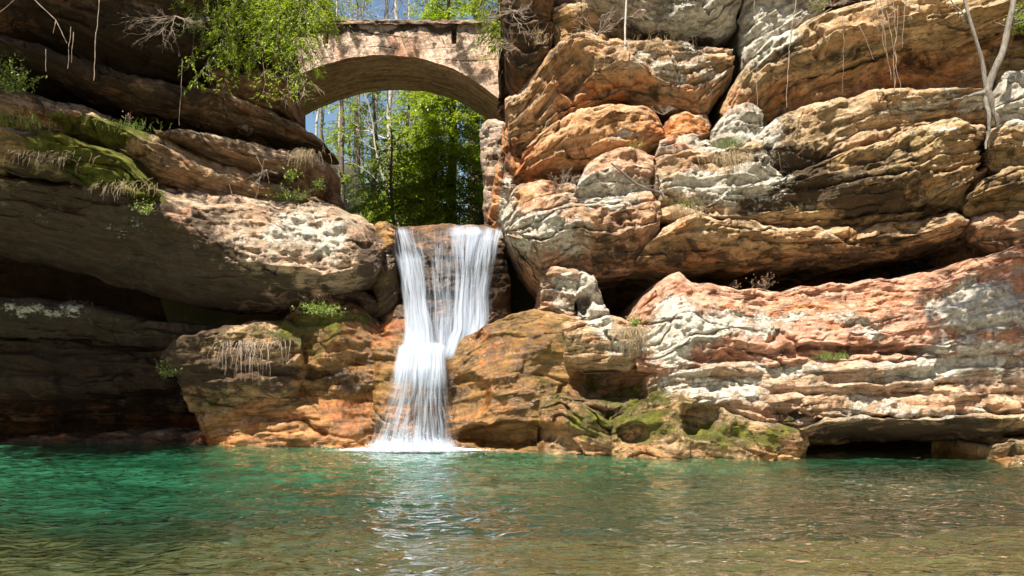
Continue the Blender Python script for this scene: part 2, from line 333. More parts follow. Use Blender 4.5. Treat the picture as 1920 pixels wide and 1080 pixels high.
def ledge(name, label, cat, top, bot, D, B=.8, c=.45, Bt=None, pt=3.6, pb=3., pe=9., T=2.2, tint=(.40, .25, .14), step=2.3, out=6., str_=1., big=.22,
          groove=1., kind=None, group=None, lean=0., parent=None, base=None, fine=1., fac=1., grow=8., endb=None):
    """one bed or block of rock lofted between its lower and upper edge; D = depth of its front (m) at both ends,
    B = how far the edges roll back, c = height of the belly, T = body behind the front"""
    cat_big = pe >= 5
    _seed[0] += 1; sd = _seed[0]*13.7
    la = np.hypot(*np.diff(np.asarray(top, float), axis=0).T).sum(); lb = np.hypot(*np.diff(np.asarray(bot, float), axis=0).T).sum()
    ns = int(max(16, max(la, lb)/step)); u = np.linspace(0, 1, ns); s = .8*u+.2*(.5-.5*np.cos(np.pi*u))
    tp, bt = resample(top, s), resample(bot, s)
    gr = grow*np.sin(np.pi*s)**.3; tp = tp-np.stack([0*gr, gr*.8], 1); bt = bt+np.stack([0*gr, gr], 1)
    hh = np.hypot(*(tp-bt).T); nt = int(max(12, hh.max()/step*1.15)); v = np.linspace(0, 1, nt); t = .65*v+.35*(.5-.5*np.cos(np.pi*v))
    S, Tt = np.meshgrid(s, t, indexing='ij')
    px = bt[:, None, 0]*(1-Tt)+tp[:, None, 0]*Tt; py = bt[:, None, 1]*(1-Tt)+tp[:, None, 1]*Tt
    e = np.abs(2*Tt-1)**2; ee = np.maximum(e, np.abs(2*S-1)**4)
    px = px+ee*out*fbm(px*.022+sd, py*.022, sd, 4); py = py+ee*out*fbm(px*.022-sd, py*.022, sd+4, 4)
    D0 = np.interp(S, np.linspace(0, 1, len(D)), D) if isinstance(D, (tuple, list)) else np.full(S.shape, float(D))
    if isinstance(c, (list, tuple)): c = np.interp(S, np.linspace(0, 1, len(c)), c)
    tau = np.where(Tt > c, (Tt-c)/(1-c), (c-Tt)/np.maximum(c, 1e-3))
    p = np.where(Tt > c, pt, pb)
    w = (np.clip(1-tau**p, 0, 1))**(1/p)
    we = np.clip(1-np.abs(2*S-1)**pe, 0, 1)**(1/pe)
    eb = (B*.4 if cat_big else B) if endb is None else endb
    Bt = B if Bt is None else Bt
    Y = D0+np.where(Tt > c, Bt, B)*(1-w)+eb*(1-we)+lean*Tt
    X = (px-960)/F*Y; Z = EYE+(HZ-py)/F*Y
    L = max(la, lb)/F*D0.mean(); H = max(hh.mean(), 20)/F*D0.mean()
    a, b = S*L, Tt*H
    wob = .35*fbm(X*.5, Z*.9, sd, 3)
    # displacement towards the viewer
    d = big*fbm(X*.55+sd, Y*.3, Z*.8, 3)+fine*.10*(.42-2*np.abs(noise3(X*.9+sd, Y*.6, Z*1.3)))+fine*.06*(.4-2*np.abs(noise3(X*2.1-sd, Y*1.2, Z*2.8)))
    n1 = noise3(a*.32+sd, b*2.6+wob, sd); n1b = noise3(a*.8, b*6.5+wob*2, sd+3); n1c = noise3(a*1.3, b*15+wob*3, sd+8)
    d += str_*(.07*np.tanh(n1*9)+.028*np.tanh(n1b*9)*ss(-.2, .4, noise3(a*.5, b*.8, sd+71))+.022*np.tanh(n1c*7)*ss(-.1, .4, noise3(a*.7, b*.9, sd+77)))
    q_ = b/.42+wob*1.6+.5*noise3(a*.5, b*.5, sd+91); fr = q_-np.floor(q_); lv = np.floor(q_)
    saw = np.where(fr < .88, (np.clip(fr, 0, .88)/.88)**1.4, (1-fr)/.12)
    d += str_*.24*(saw-.35)*ss(-.12, .22, noise3(a*.42+lv*7.3, lv*3.1+.5, sd+93))
    d += fac*(.15*facets(a, b, sd, .85)+.06*facets(a, b, sd+3, .34)*ss(-.3, .3, noise3(a*.6, b*.6, sd+61)))
    n2 = noise3(a*.22-sd, b*1.9+wob*1.5, sd+11); m2 = ss(-.15, .25, noise3(a*.5, b*.6, sd+19))
    d -= groove*.20*np.exp(-(n2/.03)**2)*m2
    n3 = noise3(a*.35-sd, b*4.6+wob*2, sd+31); d -= groove*.09*np.exp(-(n3/.035)**2)*ss(0, .3, noise3(a*.9, b*1.4, sd+29))
    n4 = noise3(a*1.1+b*.4, b*.35+wob, sd+41); d -= groove*.14*np.exp(-(n4/.022)**2)*ss(0, .3, noise3(a*.6, b*1.1, sd+43))
    r = 1-np.abs(noise3(X*2.6, Z*3.4+Y, sd)*2); d += fine*.05*r
    d += fine*(.05*noise3(X*5, Y*5, Z*7)+.036*noise3(X*10, Y*10, Z*14)+.022*noise3(X*21, Y*21, Z*30))
    jx = px+fbm(px*.03, py*.03, 3.3, 3)*7; jy = py+fbm(px*.03, py*.03, 5.3, 3)*6
    x0, x1, y0, y1 = px.min()-30, px.max()+30, py.min()-30, py.max()+30
    for pts, wd, dep in CRACKS:
        q = np.asarray(pts)
        if q[:, 0].max() < x0 or q[:, 0].min() > x1 or q[:, 1].max() < y0 or q[:, 1].min() > y1: continue
        d -= dep*np.exp(-(segdist(jx, jy, pts)/wd)**2)
    for x, y, rx, ry, dep in DENTS:
        if x+2*rx < x0 or x-2*rx > x1 or y+2*ry < y0 or y-2*ry > y1: continue
        q = ((jx-x)/rx)**2+((jy-y)/ry)**2; d -= dep*(1-ss(.35, 1.4, q)) if dep > 0 else dep*np.exp(-q)
    k = .25+.75*ss(0, .12, np.minimum(w, we)+.0)
    Yd = Y-d*k
    X = X+.25*fine*.05*r
    Z = Z+.03*str_*np.tanh(n1b*4)*k
    V = np.stack([X, Yd, Z], -1)
    PX, PY, UA, UB = px, py, a, b
    # body behind: rings following the outline
    idx = np.arange(ns*nt).reshape(ns, nt)
    loop = np.concatenate([idx[:, 0], idx[-1, 1:], idx[-2::-1, -1], idx[0, -2:0:-1]])
    Vf = V.reshape(-1, 3); ring0 = Vf[loop]; nb = 5; vs = [Vf]; m = len(loop); rings = [loop]
    ua, ub = [UA.ravel()], [UB.ravel()]; qx, qy = [PX.ravel()], [PY.ravel()]
    cen = ring0.mean(0)
    for kx in range(1, nb+1):
        g = kx/nb; rg = ring0.copy(); rg[:, 1] = ring0[:, 1]*(1-g**1.5)+(ring0[:, 1]*.3+.7*ring0[:, 1].max())*g**1.5+T*g
        rg[:, 2] += .10*g*noise3(rg[:, 0]*1.3, rg[:, 1]*1.3, rg[:, 2])*5*.25
        vs.append(rg); rings.append(ns*nt+(kx-1)*m+np.arange(m))
        ua.append(UA.ravel()[loop]+T*g*.5); ub.append(UB.ravel()[loop]+T*g*.6); qx.append(PX.ravel()[loop]); qy.append(PY.ravel()[loop])
    vs.append(cen[None]+np.array([[0, T+B, 0]])); ci = ns*nt+nb*m
    ua.append([0]); ub.append([0]); qx.append([PX.mean()]); qy.append([PY.mean()])
    V = np.concatenate(vs); fs = [np.stack([idx[:-1, :-1], idx[1:, :-1], idx[1:, 1:], idx[:-1, 1:]], -1).reshape(-1, 4)]
    for r0, r1 in zip(rings[:-1], rings[1:]):
        fs.append(np.stack([r0, r1, np.roll(r1, -1), np.roll(r0, -1)], -1))
    lr = rings[-1]; h = m//2
    fs.append(np.stack([lr[0:2*h:2], np.full(h, ci), lr[(np.arange(0, 2*h, 2)+2) % m], lr[1:2*h:2]], -1)[:, ::-1][:, [0, 1, 2, 3]])
    Fc = np.concatenate(fs)
    px_, py_ = np.concatenate(qx), np.concatenate(qy)
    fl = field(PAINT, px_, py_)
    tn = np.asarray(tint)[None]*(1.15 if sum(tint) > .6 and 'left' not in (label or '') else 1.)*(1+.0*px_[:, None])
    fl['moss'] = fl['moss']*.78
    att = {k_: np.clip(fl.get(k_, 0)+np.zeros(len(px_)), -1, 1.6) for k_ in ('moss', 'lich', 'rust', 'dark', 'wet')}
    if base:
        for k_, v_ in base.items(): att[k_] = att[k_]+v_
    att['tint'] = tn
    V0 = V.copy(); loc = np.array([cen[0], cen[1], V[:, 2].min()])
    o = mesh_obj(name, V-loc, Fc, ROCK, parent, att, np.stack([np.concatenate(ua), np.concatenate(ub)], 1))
    o.location = loc
    if parent is None:
        if kind: tag(o, kind=kind)
        else: tag(o, label, cat, group)
    return o
TAN = (.44, .31, .19); ORG = (.50, .27, .125); RED = (.50, .245, .16); GREY = (.46, .40, .33); OLV = (.31, .215, .10); BRN = (.20, .12, .065); DRK = (.10, .062, .038); WETB = (.26, .155, .045)
RL = 'rock ledge'; BO = 'boulder'
def rock(name, label, cat, top, bot, D, **k): return ledge(name, label, cat, top, bot, D, **k)

# ------------------------------------------------------------------ bedrock behind the ledges (structure)
ledge('cliff', None, None, [(-900,-500),(0,-480),(300,-60),(430,20),(470,200),(520,300),(560,420),(640,470)], [(-900,735),(0,735),(130,742),(240,736),(330,720),(400,760),(520,960),(640,960),(700,900),(740,800),(780,600)],
      (22.8,25.0), B=1.2, c=.5, T=2.5, tint=BRN, step=7, kind='structure', big=.5)
ledge('cliff', None, None, [(938,60),(960,-60),(1050,-400),(1500,-500),(2900,-500)], [(925,425),(980,900),(1200,980),(1700,980),(2900,980)],
      (25.0,23.2), B=1.2, c=.5, T=5, tint=BRN, step=7, kind='structure', big=.4)

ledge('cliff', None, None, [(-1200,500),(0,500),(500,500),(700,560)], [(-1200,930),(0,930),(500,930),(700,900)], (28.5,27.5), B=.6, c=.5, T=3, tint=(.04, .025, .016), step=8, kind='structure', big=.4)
# ------------------------------------------------------------------ right wall, from the top down
rock('rock_ledge', 'pale grey lichen-crusted slab jutting out at the top edge, right of the bridge', RL,
     [(1105,-60),(1180,-80),(1300,-90),(1400,-90)], [(1100,15),(1160,45),(1205,78),(1275,92),(1340,88),(1385,50)], (20.9,20.2), B=1.2, c=.62, grow=0, tint=GREY, Bt=.9, pb=1.5)
rock('boulder', 'dark brown boulder wedged against the right end of the bridge', BO,
     [(940,-40),(1000,-60),(1040,-40)], [(944,112),(985,136),(1036,112)], (21.6,21.3), B=.8, c=.62, tint=BRN, T=2.5, pe=3)
rock('rock_ledge', 'thin mossy shelf tucked beneath the grey slab at the top', RL,
     [(1036,28),(1080,18),(1150,34),(1206,66)], [(1034,100),(1092,82),(1140,84),(1208,92)], (21.9,21.6), B=.6, c=.4, tint=OLV, T=2)
rock('rock_ledge', 'broad orange and grey bed curving up above the bare shrub, right of the arch', RL,
     [(948,190),(985,160),(1030,108),(1078,74),(1150,82),(1250,90),(1375,96)], [(958,292),(1010,268),(1060,232),(1110,208),(1180,196),(1240,208),(1315,226),(1368,150)],
     (21.6,20.4), B=1.0, c=.66, grow=10, tint=(.47,.285,.15), base={'lich':.10}, Bt=.9, pb=1.7)
rock('rock_ledge', 'narrow orange lip of rock curling down from the curved bed toward the arch', RL,
     [(975,296),(1010,262),(1060,228),(1110,206),(1150,196)], [(960,345),(1006,296),(1060,268),(1112,232),(1160,205)], (21.9,20.8), B=.35, c=.6, grow=8, tint=ORG, T=1.6, pb=1.5)
rock('rock_ledge', 'orange tongue of rock with a pale crusted end below the curved bed', RL,
     [(985,300),(1030,262),(1088,222),(1150,204),(1205,212),(1243,244)], [(992,338),(1048,314),(1100,304),(1150,296),(1200,286),(1246,262)], (21.2,20.5), B=.8, c=.55, grow=12, tint=ORG, T=2, pb=1.5)
rock('boulder', 'rounded orange boulder sitting between the curved bed and the grey blocks', BO,
     [(1245,236),(1260,218),(1290,213),(1325,222),(1332,240)], [(1243,262),(1285,268),(1328,258)], (20.7,20.6), B=.5, c=.4, tint=(.55,.22,.075), fac=.3, T=1.2, pe=3, groove=.4, base={'rust':.4})
rock('rock_ledge', 'flat whitish slab just beneath the rounded orange boulder', RL,
     [(1232,272),(1262,262),(1310,262),(1332,270)], [(1228,294),(1280,300),(1336,290)], (20.5,20.4), B=.35, c=.4, grow=10, tint=GREY, T=1.2)
rock('boulder', 'tall grey-white block leaning beside the long diagonal joint at the top', BO,
     [(1382,-70),(1450,-90),(1560,-80)], [(1384,160),(1412,120),(1470,72),(1545,22)], (20.7,20.4), B=.8, c=.5, tint=GREY, T=2, pe=4, base={'lich':.3})
rock('rock_ledge', 'tan back wall beneath the top bed with thin orange layers', RL,
     [(1390,210),(1440,175),(1550,140),(1700,90),(1800,75),(1900,50)], [(1382,285),(1450,245),(1560,205),(1700,190),(1800,182),(1900,176)], (20.9,20.2), B=.5, c=.4, tint=ORG, T=1.5, base={'rust':.2}, lean=-.3)
rock('rock_ledge', 'huge tan overhanging bed across the upper right, hung with dangling roots', RL,
     [(1350,210),(1385,140),(1430,92),(1488,58),(1550,26),(1640,8),(1750,0),(1830,-4),(1990,-20)], [(1352,262),(1398,246),(1440,200),(1500,162),(1580,136),(1690,108),(1800,84),(1900,58),(1990,40)],
     (20.3,18.9), B=1.3, c=.72, grow=8, tint=(.45,.305,.165), T=3, base={'lich':.05}, Bt=.7, pb=1.7)
rock('rock_ledge', 'shaded brown top layer above the forked tree', RL,
     [(1500,-120),(1700,-140),(2000,-140)], [(1520,10),(1600,0),(1750,-8),(1880,-2),(2000,20)], (21.2,20.2), B=.5, c=.4, tint=BRN, T=2)
rock('rock_ledge', 'thin brown beds behind the forked tree at the right edge', RL,
     [(1860,70),(1900,78),(1990,70)], [(1850,150),(1900,146),(1990,150)], (20.0,19.6), B=.4, c=.4, tint=OLV, T=2)
rock('boulder', 'small pale block at the foot of the diagonal joint', BO,
     [(1338,240),(1365,205),(1400,198),(1428,212)], [(1332,276),(1380,282),(1432,262)], (20.1,20.0), B=.5, c=.4, tint=GREY, T=1.2, pe=3, base={'lich':.3})
rock('rock_ledge', 'long white-topped bed below the overhang, ending at the forked tree', RL,
     [(1372,290),(1440,240),(1470,222),(1560,194),(1640,180),(1740,176),(1800,170),(1851,160)], [(1375,330),(1440,348),(1500,346),(1560,318),(1600,286),(1680,262),(1780,246),(1851,244)],
     (20.0,19.4), B=1.1, c=.68, grow=15, tint=(.42,.29,.16), T=2.5, Bt=.9, pb=1.7)
rock('boulder', 'pale grey boulder at the right edge beside the forked tree', BO,
     [(1857,170),(1880,142),(1930,134),(2000,128)], [(1854,238),(1900,232),(2000,226)], (19.2,18.9), B=.7, c=.4, tint=GREY, T=2, pe=3, base={'lich':.3})
rock('rock_ledge', 'thin broken shelf stepping between the white-topped bed and the smooth tan face', RL,
     [(1556,284),(1600,262),(1680,240),(1764,232)], [(1540,312),(1600,296),(1680,276),(1770,250)], (19.8,19.5), B=.6, c=.6, grow=14, tint=(.46,.29,.16), T=1.5, pb=1.5)
rock('rock_ledge', 'smooth tan and olive face with a ragged lit top, lower right of the tree', RL,
     [(1400,345),(1470,342),(1545,312),(1630,286),(1690,262),(1740,240),(1800,232),(1851,240)], [(1240,425),(1300,416),(1400,424),(1490,432),(1600,430),(1720,404),(1800,372),(1851,328)],
     (19.6,18.9), B=1.2, c=.8, grow=15, tint=(.38,.265,.13), fac=.6, T=3, groove=.7, str_=.7, Bt=.6, pb=1.7)
rock('rock_ledge', 'tan block right of the vertical joint at the right edge', RL,
     [(1856,250),(1890,238),(2000,232)], [(1850,318),(1900,330),(2000,312)], (18.9,18.6), B=.8, c=.82, grow=14, tint=(.38,.265,.14), T=2.5, groove=.6, Bt=.5, pb=1.4)
rock('rock_ledge', 'layered brown shelf below the right-hand tan block', RL,
     [(1822,356),(1870,334),(1920,320),(2000,318)], [(1815,400),(1880,398),(2000,396)], (19.0,18.6), B=.7, c=.7, grow=16, tint=OLV, T=2.5, pb=1.4)
rock('boulder', 'rounded lichen-spotted boulder at the right end of the black crevice', BO,
     [(1808,420),(1850,404),(1900,398),(2000,390)], [(1816,466),(1870,480),(1920,476),(2000,470)], (19.1,18.8), B=.7, c=.6, tint=(.36,.22,.13), T=2.5, pe=3, pb=1.5)
rock('rock_ledge', 'pale crusted terrace with dry grass, right of the central block', RL,
     [(1222,298),(1270,288),(1340,286),(1400,286),(1470,318)], [(1228,420),(1300,412),(1400,412),(1470,420)], (20.0,19.7), B=1.2, c=.25, grow=16, tint=(.46,.32,.19), T=2, base={'lich':.1})
rock('rock_ledge', 'long orange-streaked bed overhanging the black crevice', RL,
     [(1236,432),(1300,398),(1380,410),(1480,424),(1600,424),(1720,410),(1790,392),(1815,400)], [(1180,505),(1240,514),(1300,512),(1400,506),(1500,500),(1600,500),(1700,482),(1780,464),(1826,446)],
     (19.5,19.2), B=1.4, c=.62, grow=0, tint=(.38,.245,.125), T=2.6, str_=1.2, Bt=.8, pb=1.3)
rock('boulder', 'upper central block with pale crust under the snapped branch', BO,
     [(1078,345),(1105,312),(1150,290),(1190,286),(1230,300)], [(1064,392),(1110,392),(1160,390),(1238,380)], (20.0,19.9), B=.6, c=.35, grow=10, tint=(.46,.26,.16), T=1.6, pe=6)
rock('boulder', 'big lichen-splashed block beside the top of the waterfall, undercut on its right', BO,
     [(944,432),(965,402),(1005,378),(1060,364),(1100,372),(1160,368),(1222,362),(1240,384)], [(948,452),(975,496),(1012,536),(1060,516),(1090,502),(1110,516),(1160,512),(1204,500),(1236,452)],
     (20.2,19.7), B=.9, c=.62, grow=5, tint=(.45,.265,.16), T=2.6, pe=6, pb=1.5)
rock('rock_column', 'knobbly pale column left of the small hole under the splashed block', BO,
     [(1008,512),(1040,500),(1075,506),(1090,516)], [(1006,584),(1040,592),(1062,604),(1084,592)], (20.2,20.0), B=.5, c=.5, grow=0, tint=(.40,.24,.15), T=.9, pe=2.6)
rock('rock_column', 'whitish tapering column right of the small hole above the mossy mound', BO,
     [(1076,512),(1094,506),(1112,518),(1118,534)], [(1082,604),(1100,608),(1122,606),(1146,596)], (20.1,20.0), B=.4, c=.5, grow=0, tint=GREY, T=.8, pe=2.6, base={'lich':.4})
rock('boulder', 'cluster of orange stones under the curved bed by the bare shrub', BO,
     [(938,400),(965,362),(1000,348),(1040,350),(1080,350)], [(938,430),(980,420),(1030,392),(1082,384)], (21.0,20.6), B=.7, c=.3, grow=12, tint=ORG, T=1.4)
rock('rock_ledge', 'shadowed orange wall right of the arch, between the beds and the pool of foliage', RL,
     [(945,235),(962,270),(990,285),(1060,290),(1150,290),(1240,275)], [(912,425),(950,425),(1000,390),(1060,385),(1150,330),(1240,320)], (22.4,21.2), B=.7, c=.5, grow=14, tint=(.46,.21,.09), T=2.5)
rock('boulder', 'grey upright rock face beneath the right foot of the bridge', BO,
     [(900,232),(925,222),(948,226),(958,240)], [(908,420),(925,424),(948,424),(965,400)], (24.2,23.2), B=.6, c=.5, grow=0, tint=(.36,.30,.24), str_=.3, T=2, pe=3)
# lower right
rock('rock_ledge', 'great sloping red slab streaked with white under the black crevice', RL,
     [(1176,604),(1200,574),(1236,528),(1272,512),(1304,534),(1345,540),(1450,548),(1560,536),(1650,530),(1750,512),(1850,482),(1990,440)],
     [(1196,700),(1240,710),(1300,704),(1370,692),(1450,692),(1520,676),(1600,682),(1700,680),(1780,674),(1990,662)], (18.6,17.6), B=1.0, c=.15, pt=1.5, grow=4, tint=RED, fac=.6, T=3.5, pe=10, str_=.7, groove=.6, endb=.7)
rock('rock_ledge', 'white and pink bed in the middle of the lower right wall', RL,
     [(1206,706),(1260,694),(1350,682),(1450,686),(1530,668),(1640,678),(1760,668),(1990,656)], [(1210,756),(1290,752),(1380,742),(1460,744),(1540,738),(1700,736),(1990,728)],
     (18.7,17.7), B=.7, c=.3, tint=(.50,.33,.22), T=2.5, pe=12, base={'lich':.12})
rock('rock_ledge', 'bleached step with an orange notch above the low overhang', RL,
     [(1502,744),(1600,722),(1700,728),(1800,724),(1990,722)], [(1500,776),(1600,776),(1700,784),(1850,776),(1990,764)], (17.9,17.5), B=.5, c=.4, tint=(.50,.31,.19), T=2, pe=8, base={'lich':.08})
rock('rock_ledge', 'pale lip and dark underside of the low overhang above the pool, right', RL,
     [(1500,800),(1560,782),(1650,782),(1760,782),(1880,774),(1990,766)], [(1508,836),(1600,830),(1700,826),(1800,828),(1860,842),(1990,850)], (17.6,17.0), B=2.4, c=.86, pb=1.15, grow=0, tint=(.40,.28,.15), T=2.5, pe=8, groove=.4)
rock('rock_ledge', 'pinkish mossy bed ending in a white point left of the low overhang', RL,
     [(1270,752),(1350,738),(1450,742),(1510,742)], [(1280,790),(1370,796),(1450,812),(1560,806)], (18.4,17.9), B=.5, c=.4, tint=(.50,.30,.19), T=1.8, pe=6, base={'lich':.1})
rock('boulder', 'foot of the right wall touching the water at the photo edge', BO,
     [(1850,838),(1880,826),(1930,828),(1990,820)], [(1850,900),(1900,900),(1990,900)], (17.3,17.0), B=.6, c=.5, tint=OLV, T=2)
rock('rock_ledge', 'mossy green foot of the wall at the waterline, right of the round hollow', RL,
     [(1140,790),(1200,752),(1260,742),(1330,760),(1400,786),(1470,800),(1516,806)], [(1142,900),(1250,900),(1400,905),(1518,905)], (18.25,17.55), B=.9, c=.25, tint=OLV, T=2.2, pe=3.2, str_=.6, groove=.6, fine=.8, base={'moss':.02,'lich':-.1})
# centre mound
rock('boulder', 'wet golden mound right of the lower fall', BO,
     [(822,668),(856,650),(905,620),(950,598),(1000,588),(1052,592),(1085,602)], [(842,905),(900,905),(1000,905),(1150,905)], (19.85,19.1), B=.55, c=.45, pt=1.7, tint=WETB, fac=.35, T=2.5, pe=2.6, str_=.35, groove=.25, fine=.45)
rock('boulder', 'grassy shelf overhanging the round dark hollow', BO,
     [(1050,606),(1095,598),(1150,592),(1185,600),(1212,640)], [(1058,690),(1090,698),(1130,702),(1180,694),(1218,668)], (18.9,18.6), B=.6, c=.5, grow=0, tint=(.42,.28,.16), T=1.6, pe=2.6)
rock('rock_ledge', 'mossy knobs at the water below the round dark hollow', RL,
     [(1010,745),(1055,742),(1090,760),(1130,785),(1156,800)], [(1010,900),(1090,900),(1160,900)], (18.9,18.6), B=.6, c=.4, tint=(.30,.20,.10), str_=.6, T=1.6, pe=2.8, base={'moss':.1})
rock('rock_ledge', 'shaded back of the round dark hollow', RL,
     [(1060,670),(1130,660),(1220,660)], [(1060,800),(1130,820),(1220,780)], (19.5,19.3), B=.5, c=.5, tint=BRN, T=1.5)
# behind the falls
rock('rock_ledge', 'dark wet lip and wall the upper fall pours over', RL,
     [(708,424),(745,430),(800,420),(850,418),(900,420),(948,428)], [(716,700),(780,700),(850,680),(900,670),(958,640)], (21.5,21.5), B=1.2, c=.40, pt=2.6, grow=0, tint=(.20,.12,.06), fac=.35, T=3, pe=3, str_=.4, groove=.5)
rock('boulder', 'narrow golden-green wet strip between the left boulder and the upper fall', BO,
     [(700,425),(722,420),(744,432)], [(700,600),(722,590),(746,560)], (21.3,21.2), B=.5, c=.4, tint=(.36,.22,.04), fac=.35, T=1.5, pe=3, str_=.3, fine=.5, base={'moss':.1})
rock('boulder', 'low wet boulder at the left foot of the upper fall', BO,
     [(706,596),(735,584),(770,580),(830,630),(850,650)], [(700,668),(740,670),(800,680),(850,690)], (20.9,20.9), B=.6, c=.4, tint=WETB, fac=.35, T=1.5, pe=2.4, str_=.4, fine=.5)
rock('rock_ledge', 'wet rock wall directly behind the lower fall', RL,
     [(700,640),(760,650),(800,652),(870,655)], [(690,900),(760,900),(900,905)], (20.6,20.6), B=.7, c=.4, tint=WETB, fac=.35, pe=3, T=2, str_=.35, fine=.5)
# ------------------------------------------------------------------ left wall
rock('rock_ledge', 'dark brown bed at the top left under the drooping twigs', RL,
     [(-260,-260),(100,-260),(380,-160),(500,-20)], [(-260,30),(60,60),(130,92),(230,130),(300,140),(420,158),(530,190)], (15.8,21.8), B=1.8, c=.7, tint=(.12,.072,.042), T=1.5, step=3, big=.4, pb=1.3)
rock('rock_ledge', 'low shaded bed with a small orange stone below the hanging hemlock', RL,
     [(380,120),(460,140),(510,140),(540,160)], [(390,170),(470,192),(520,204),(552,216)], (21.5,22.4), B=.5, c=.75, grow=0, tint=(.30,.18,.10), T=1)
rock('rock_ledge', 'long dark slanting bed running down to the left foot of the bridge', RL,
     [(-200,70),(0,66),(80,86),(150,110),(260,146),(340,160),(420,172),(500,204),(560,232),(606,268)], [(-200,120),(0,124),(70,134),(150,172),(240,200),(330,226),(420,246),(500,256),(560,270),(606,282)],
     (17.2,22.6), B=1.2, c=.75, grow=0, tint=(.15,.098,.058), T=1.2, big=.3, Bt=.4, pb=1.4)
rock('rock_ledge', 'rounded bed with dry grass at its right end, left of the arch view', RL,
     [(286,244),(340,246),(430,262),(520,282),(575,280),(612,300)], [(300,262),(380,292),(440,318),(510,334),(570,338),(616,372)], (20.4,22.0), B=.9, c=.66, grow=0, tint=(.28,.175,.105), T=1.2, pb=1.5)
rock('rock_ledge', 'small dark mossy rock at the left edge of the arch view', RL,
     [(480,332),(540,336),(600,330),(618,350)], [(500,384),(560,392),(620,396),(640,392)], (22.2,22.4), B=.5, c=.4, grow=0, tint=BRN, T=.8, base={'moss':.2})
rock('rock_ledge', 'sunlit mossy bed slanting down from the left edge', RL,
     [(-200,130),(0,162),(80,190),(160,206),(250,240),(300,262),(360,286),(430,310),(500,346),(560,366),(612,384)], [(-200,220),(0,258),(90,262),(160,274),(230,300),(290,340),(400,372),(500,380),(560,384),(616,396)],
     (17.4,22.0), B=.9, c=.66, tint=(.42,.27,.15), T=1.2, big=.3, pb=1.5)
rock('rock_ledge', 'green moss-covered shelf at the left edge under the sunlit bed', RL,
     [(-200,220),(0,246),(90,256),(160,272),(225,292),(270,330),(286,352)], [(-200,310),(0,320),(90,330),(170,350),(240,372),(290,368)], (17.6,19.3), B=.8, c=.7, tint=OLV, T=2.5, base={'moss':.25})
rock('boulder', 'giant overhanging boulder left of the waterfall, pale on its sunlit right half', BO,
     [(-260,300),(-60,316),(60,330),(170,342),(262,344),(330,352),(420,362),(500,374),(570,376),(630,384),(680,408),(716,436)],
     [(-260,460),(-60,470),(60,492),(170,520),(280,552),(400,578),(520,586),(600,578),(660,574),(706,552),(724,500)], (18.2,20.7), B=3.0, c=[.93,.93,.92,.90,.84,.62,.44,.30,.20], pt=2.0, pb=1.3, grow=0, tint=(.52,.37,.26), T=3.2, pe=7, str_=.6, groove=.35, fac=.6, big=.35, Bt=1.5)
rock('rock_ledge', 'small dark rock under the giant boulder above the mossy hump', RL,
     [(540,560),(600,556),(660,552),(712,560)], [(545,600),(620,612),(690,620),(725,640)], (21.8,21.6), B=.5, c=.5, tint=BRN, T=1.5)
rock('rock_ledge', 'long dim bed with a grey-green top in the cave at the left', RL,
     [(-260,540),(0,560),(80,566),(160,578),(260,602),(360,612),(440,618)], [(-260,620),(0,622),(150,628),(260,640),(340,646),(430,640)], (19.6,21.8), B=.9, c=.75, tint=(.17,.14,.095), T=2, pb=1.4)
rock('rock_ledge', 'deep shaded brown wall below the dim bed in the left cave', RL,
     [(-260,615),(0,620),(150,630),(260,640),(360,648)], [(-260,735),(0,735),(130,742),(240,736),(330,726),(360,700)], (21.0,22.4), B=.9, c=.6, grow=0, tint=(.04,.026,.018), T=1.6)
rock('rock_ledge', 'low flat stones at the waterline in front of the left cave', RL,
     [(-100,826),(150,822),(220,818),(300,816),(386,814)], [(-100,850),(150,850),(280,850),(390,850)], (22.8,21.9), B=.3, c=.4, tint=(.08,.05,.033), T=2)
rock('boulder', 'blunt pale-topped ledge with a beard of hanging roots, left of the lower fall', BO,
     [(300,662),(326,636),(370,624),(420,612),(480,602),(540,600),(562,618),(572,650)], [(318,700),(345,716),(400,726),(460,738),(520,742),(560,728),(580,690)], (20.4,20.6), B=.9, c=.5, grow=3, tint=(.42,.28,.15), fac=.35, T=1.8, pe=3, str_=.5, groove=.4)
rock('boulder', 'mossy rust-coloured hump between the giant boulder and the lower fall', BO,
     [(528,606),(560,586),(610,588),(652,566),(680,582),(716,612),(740,650)], [(545,740),(600,745),(680,740),(742,720)], (21.0,20.9), B=.8, c=.35, tint=(.27,.155,.052), fac=.35, T=2, pe=3, str_=.5, groove=.4, fine=.6)
rock('rock_ledge', 'smooth orange base at the waterline left of the lower fall', RL,
     [(366,772),(400,752),(470,748),(540,738),(610,730),(700,724),(752,720)], [(384,880),(500,880),(640,885),(752,885)], (21.4,20.9), B=.8, c=.35, tint=(.40,.20,.07), fac=.35, T=2, pe=4, str_=.4, groove=.3, fine=.55)
rock('rock_ledge', 'slim dark neck of rock between the bearded ledge and the orange base', RL,
     [(330,700),(420,716),(540,726)], [(352,768),(430,776),(560,780)], (21.7,21.6), B=.4, c=.5, tint=OLV, T=1.6)
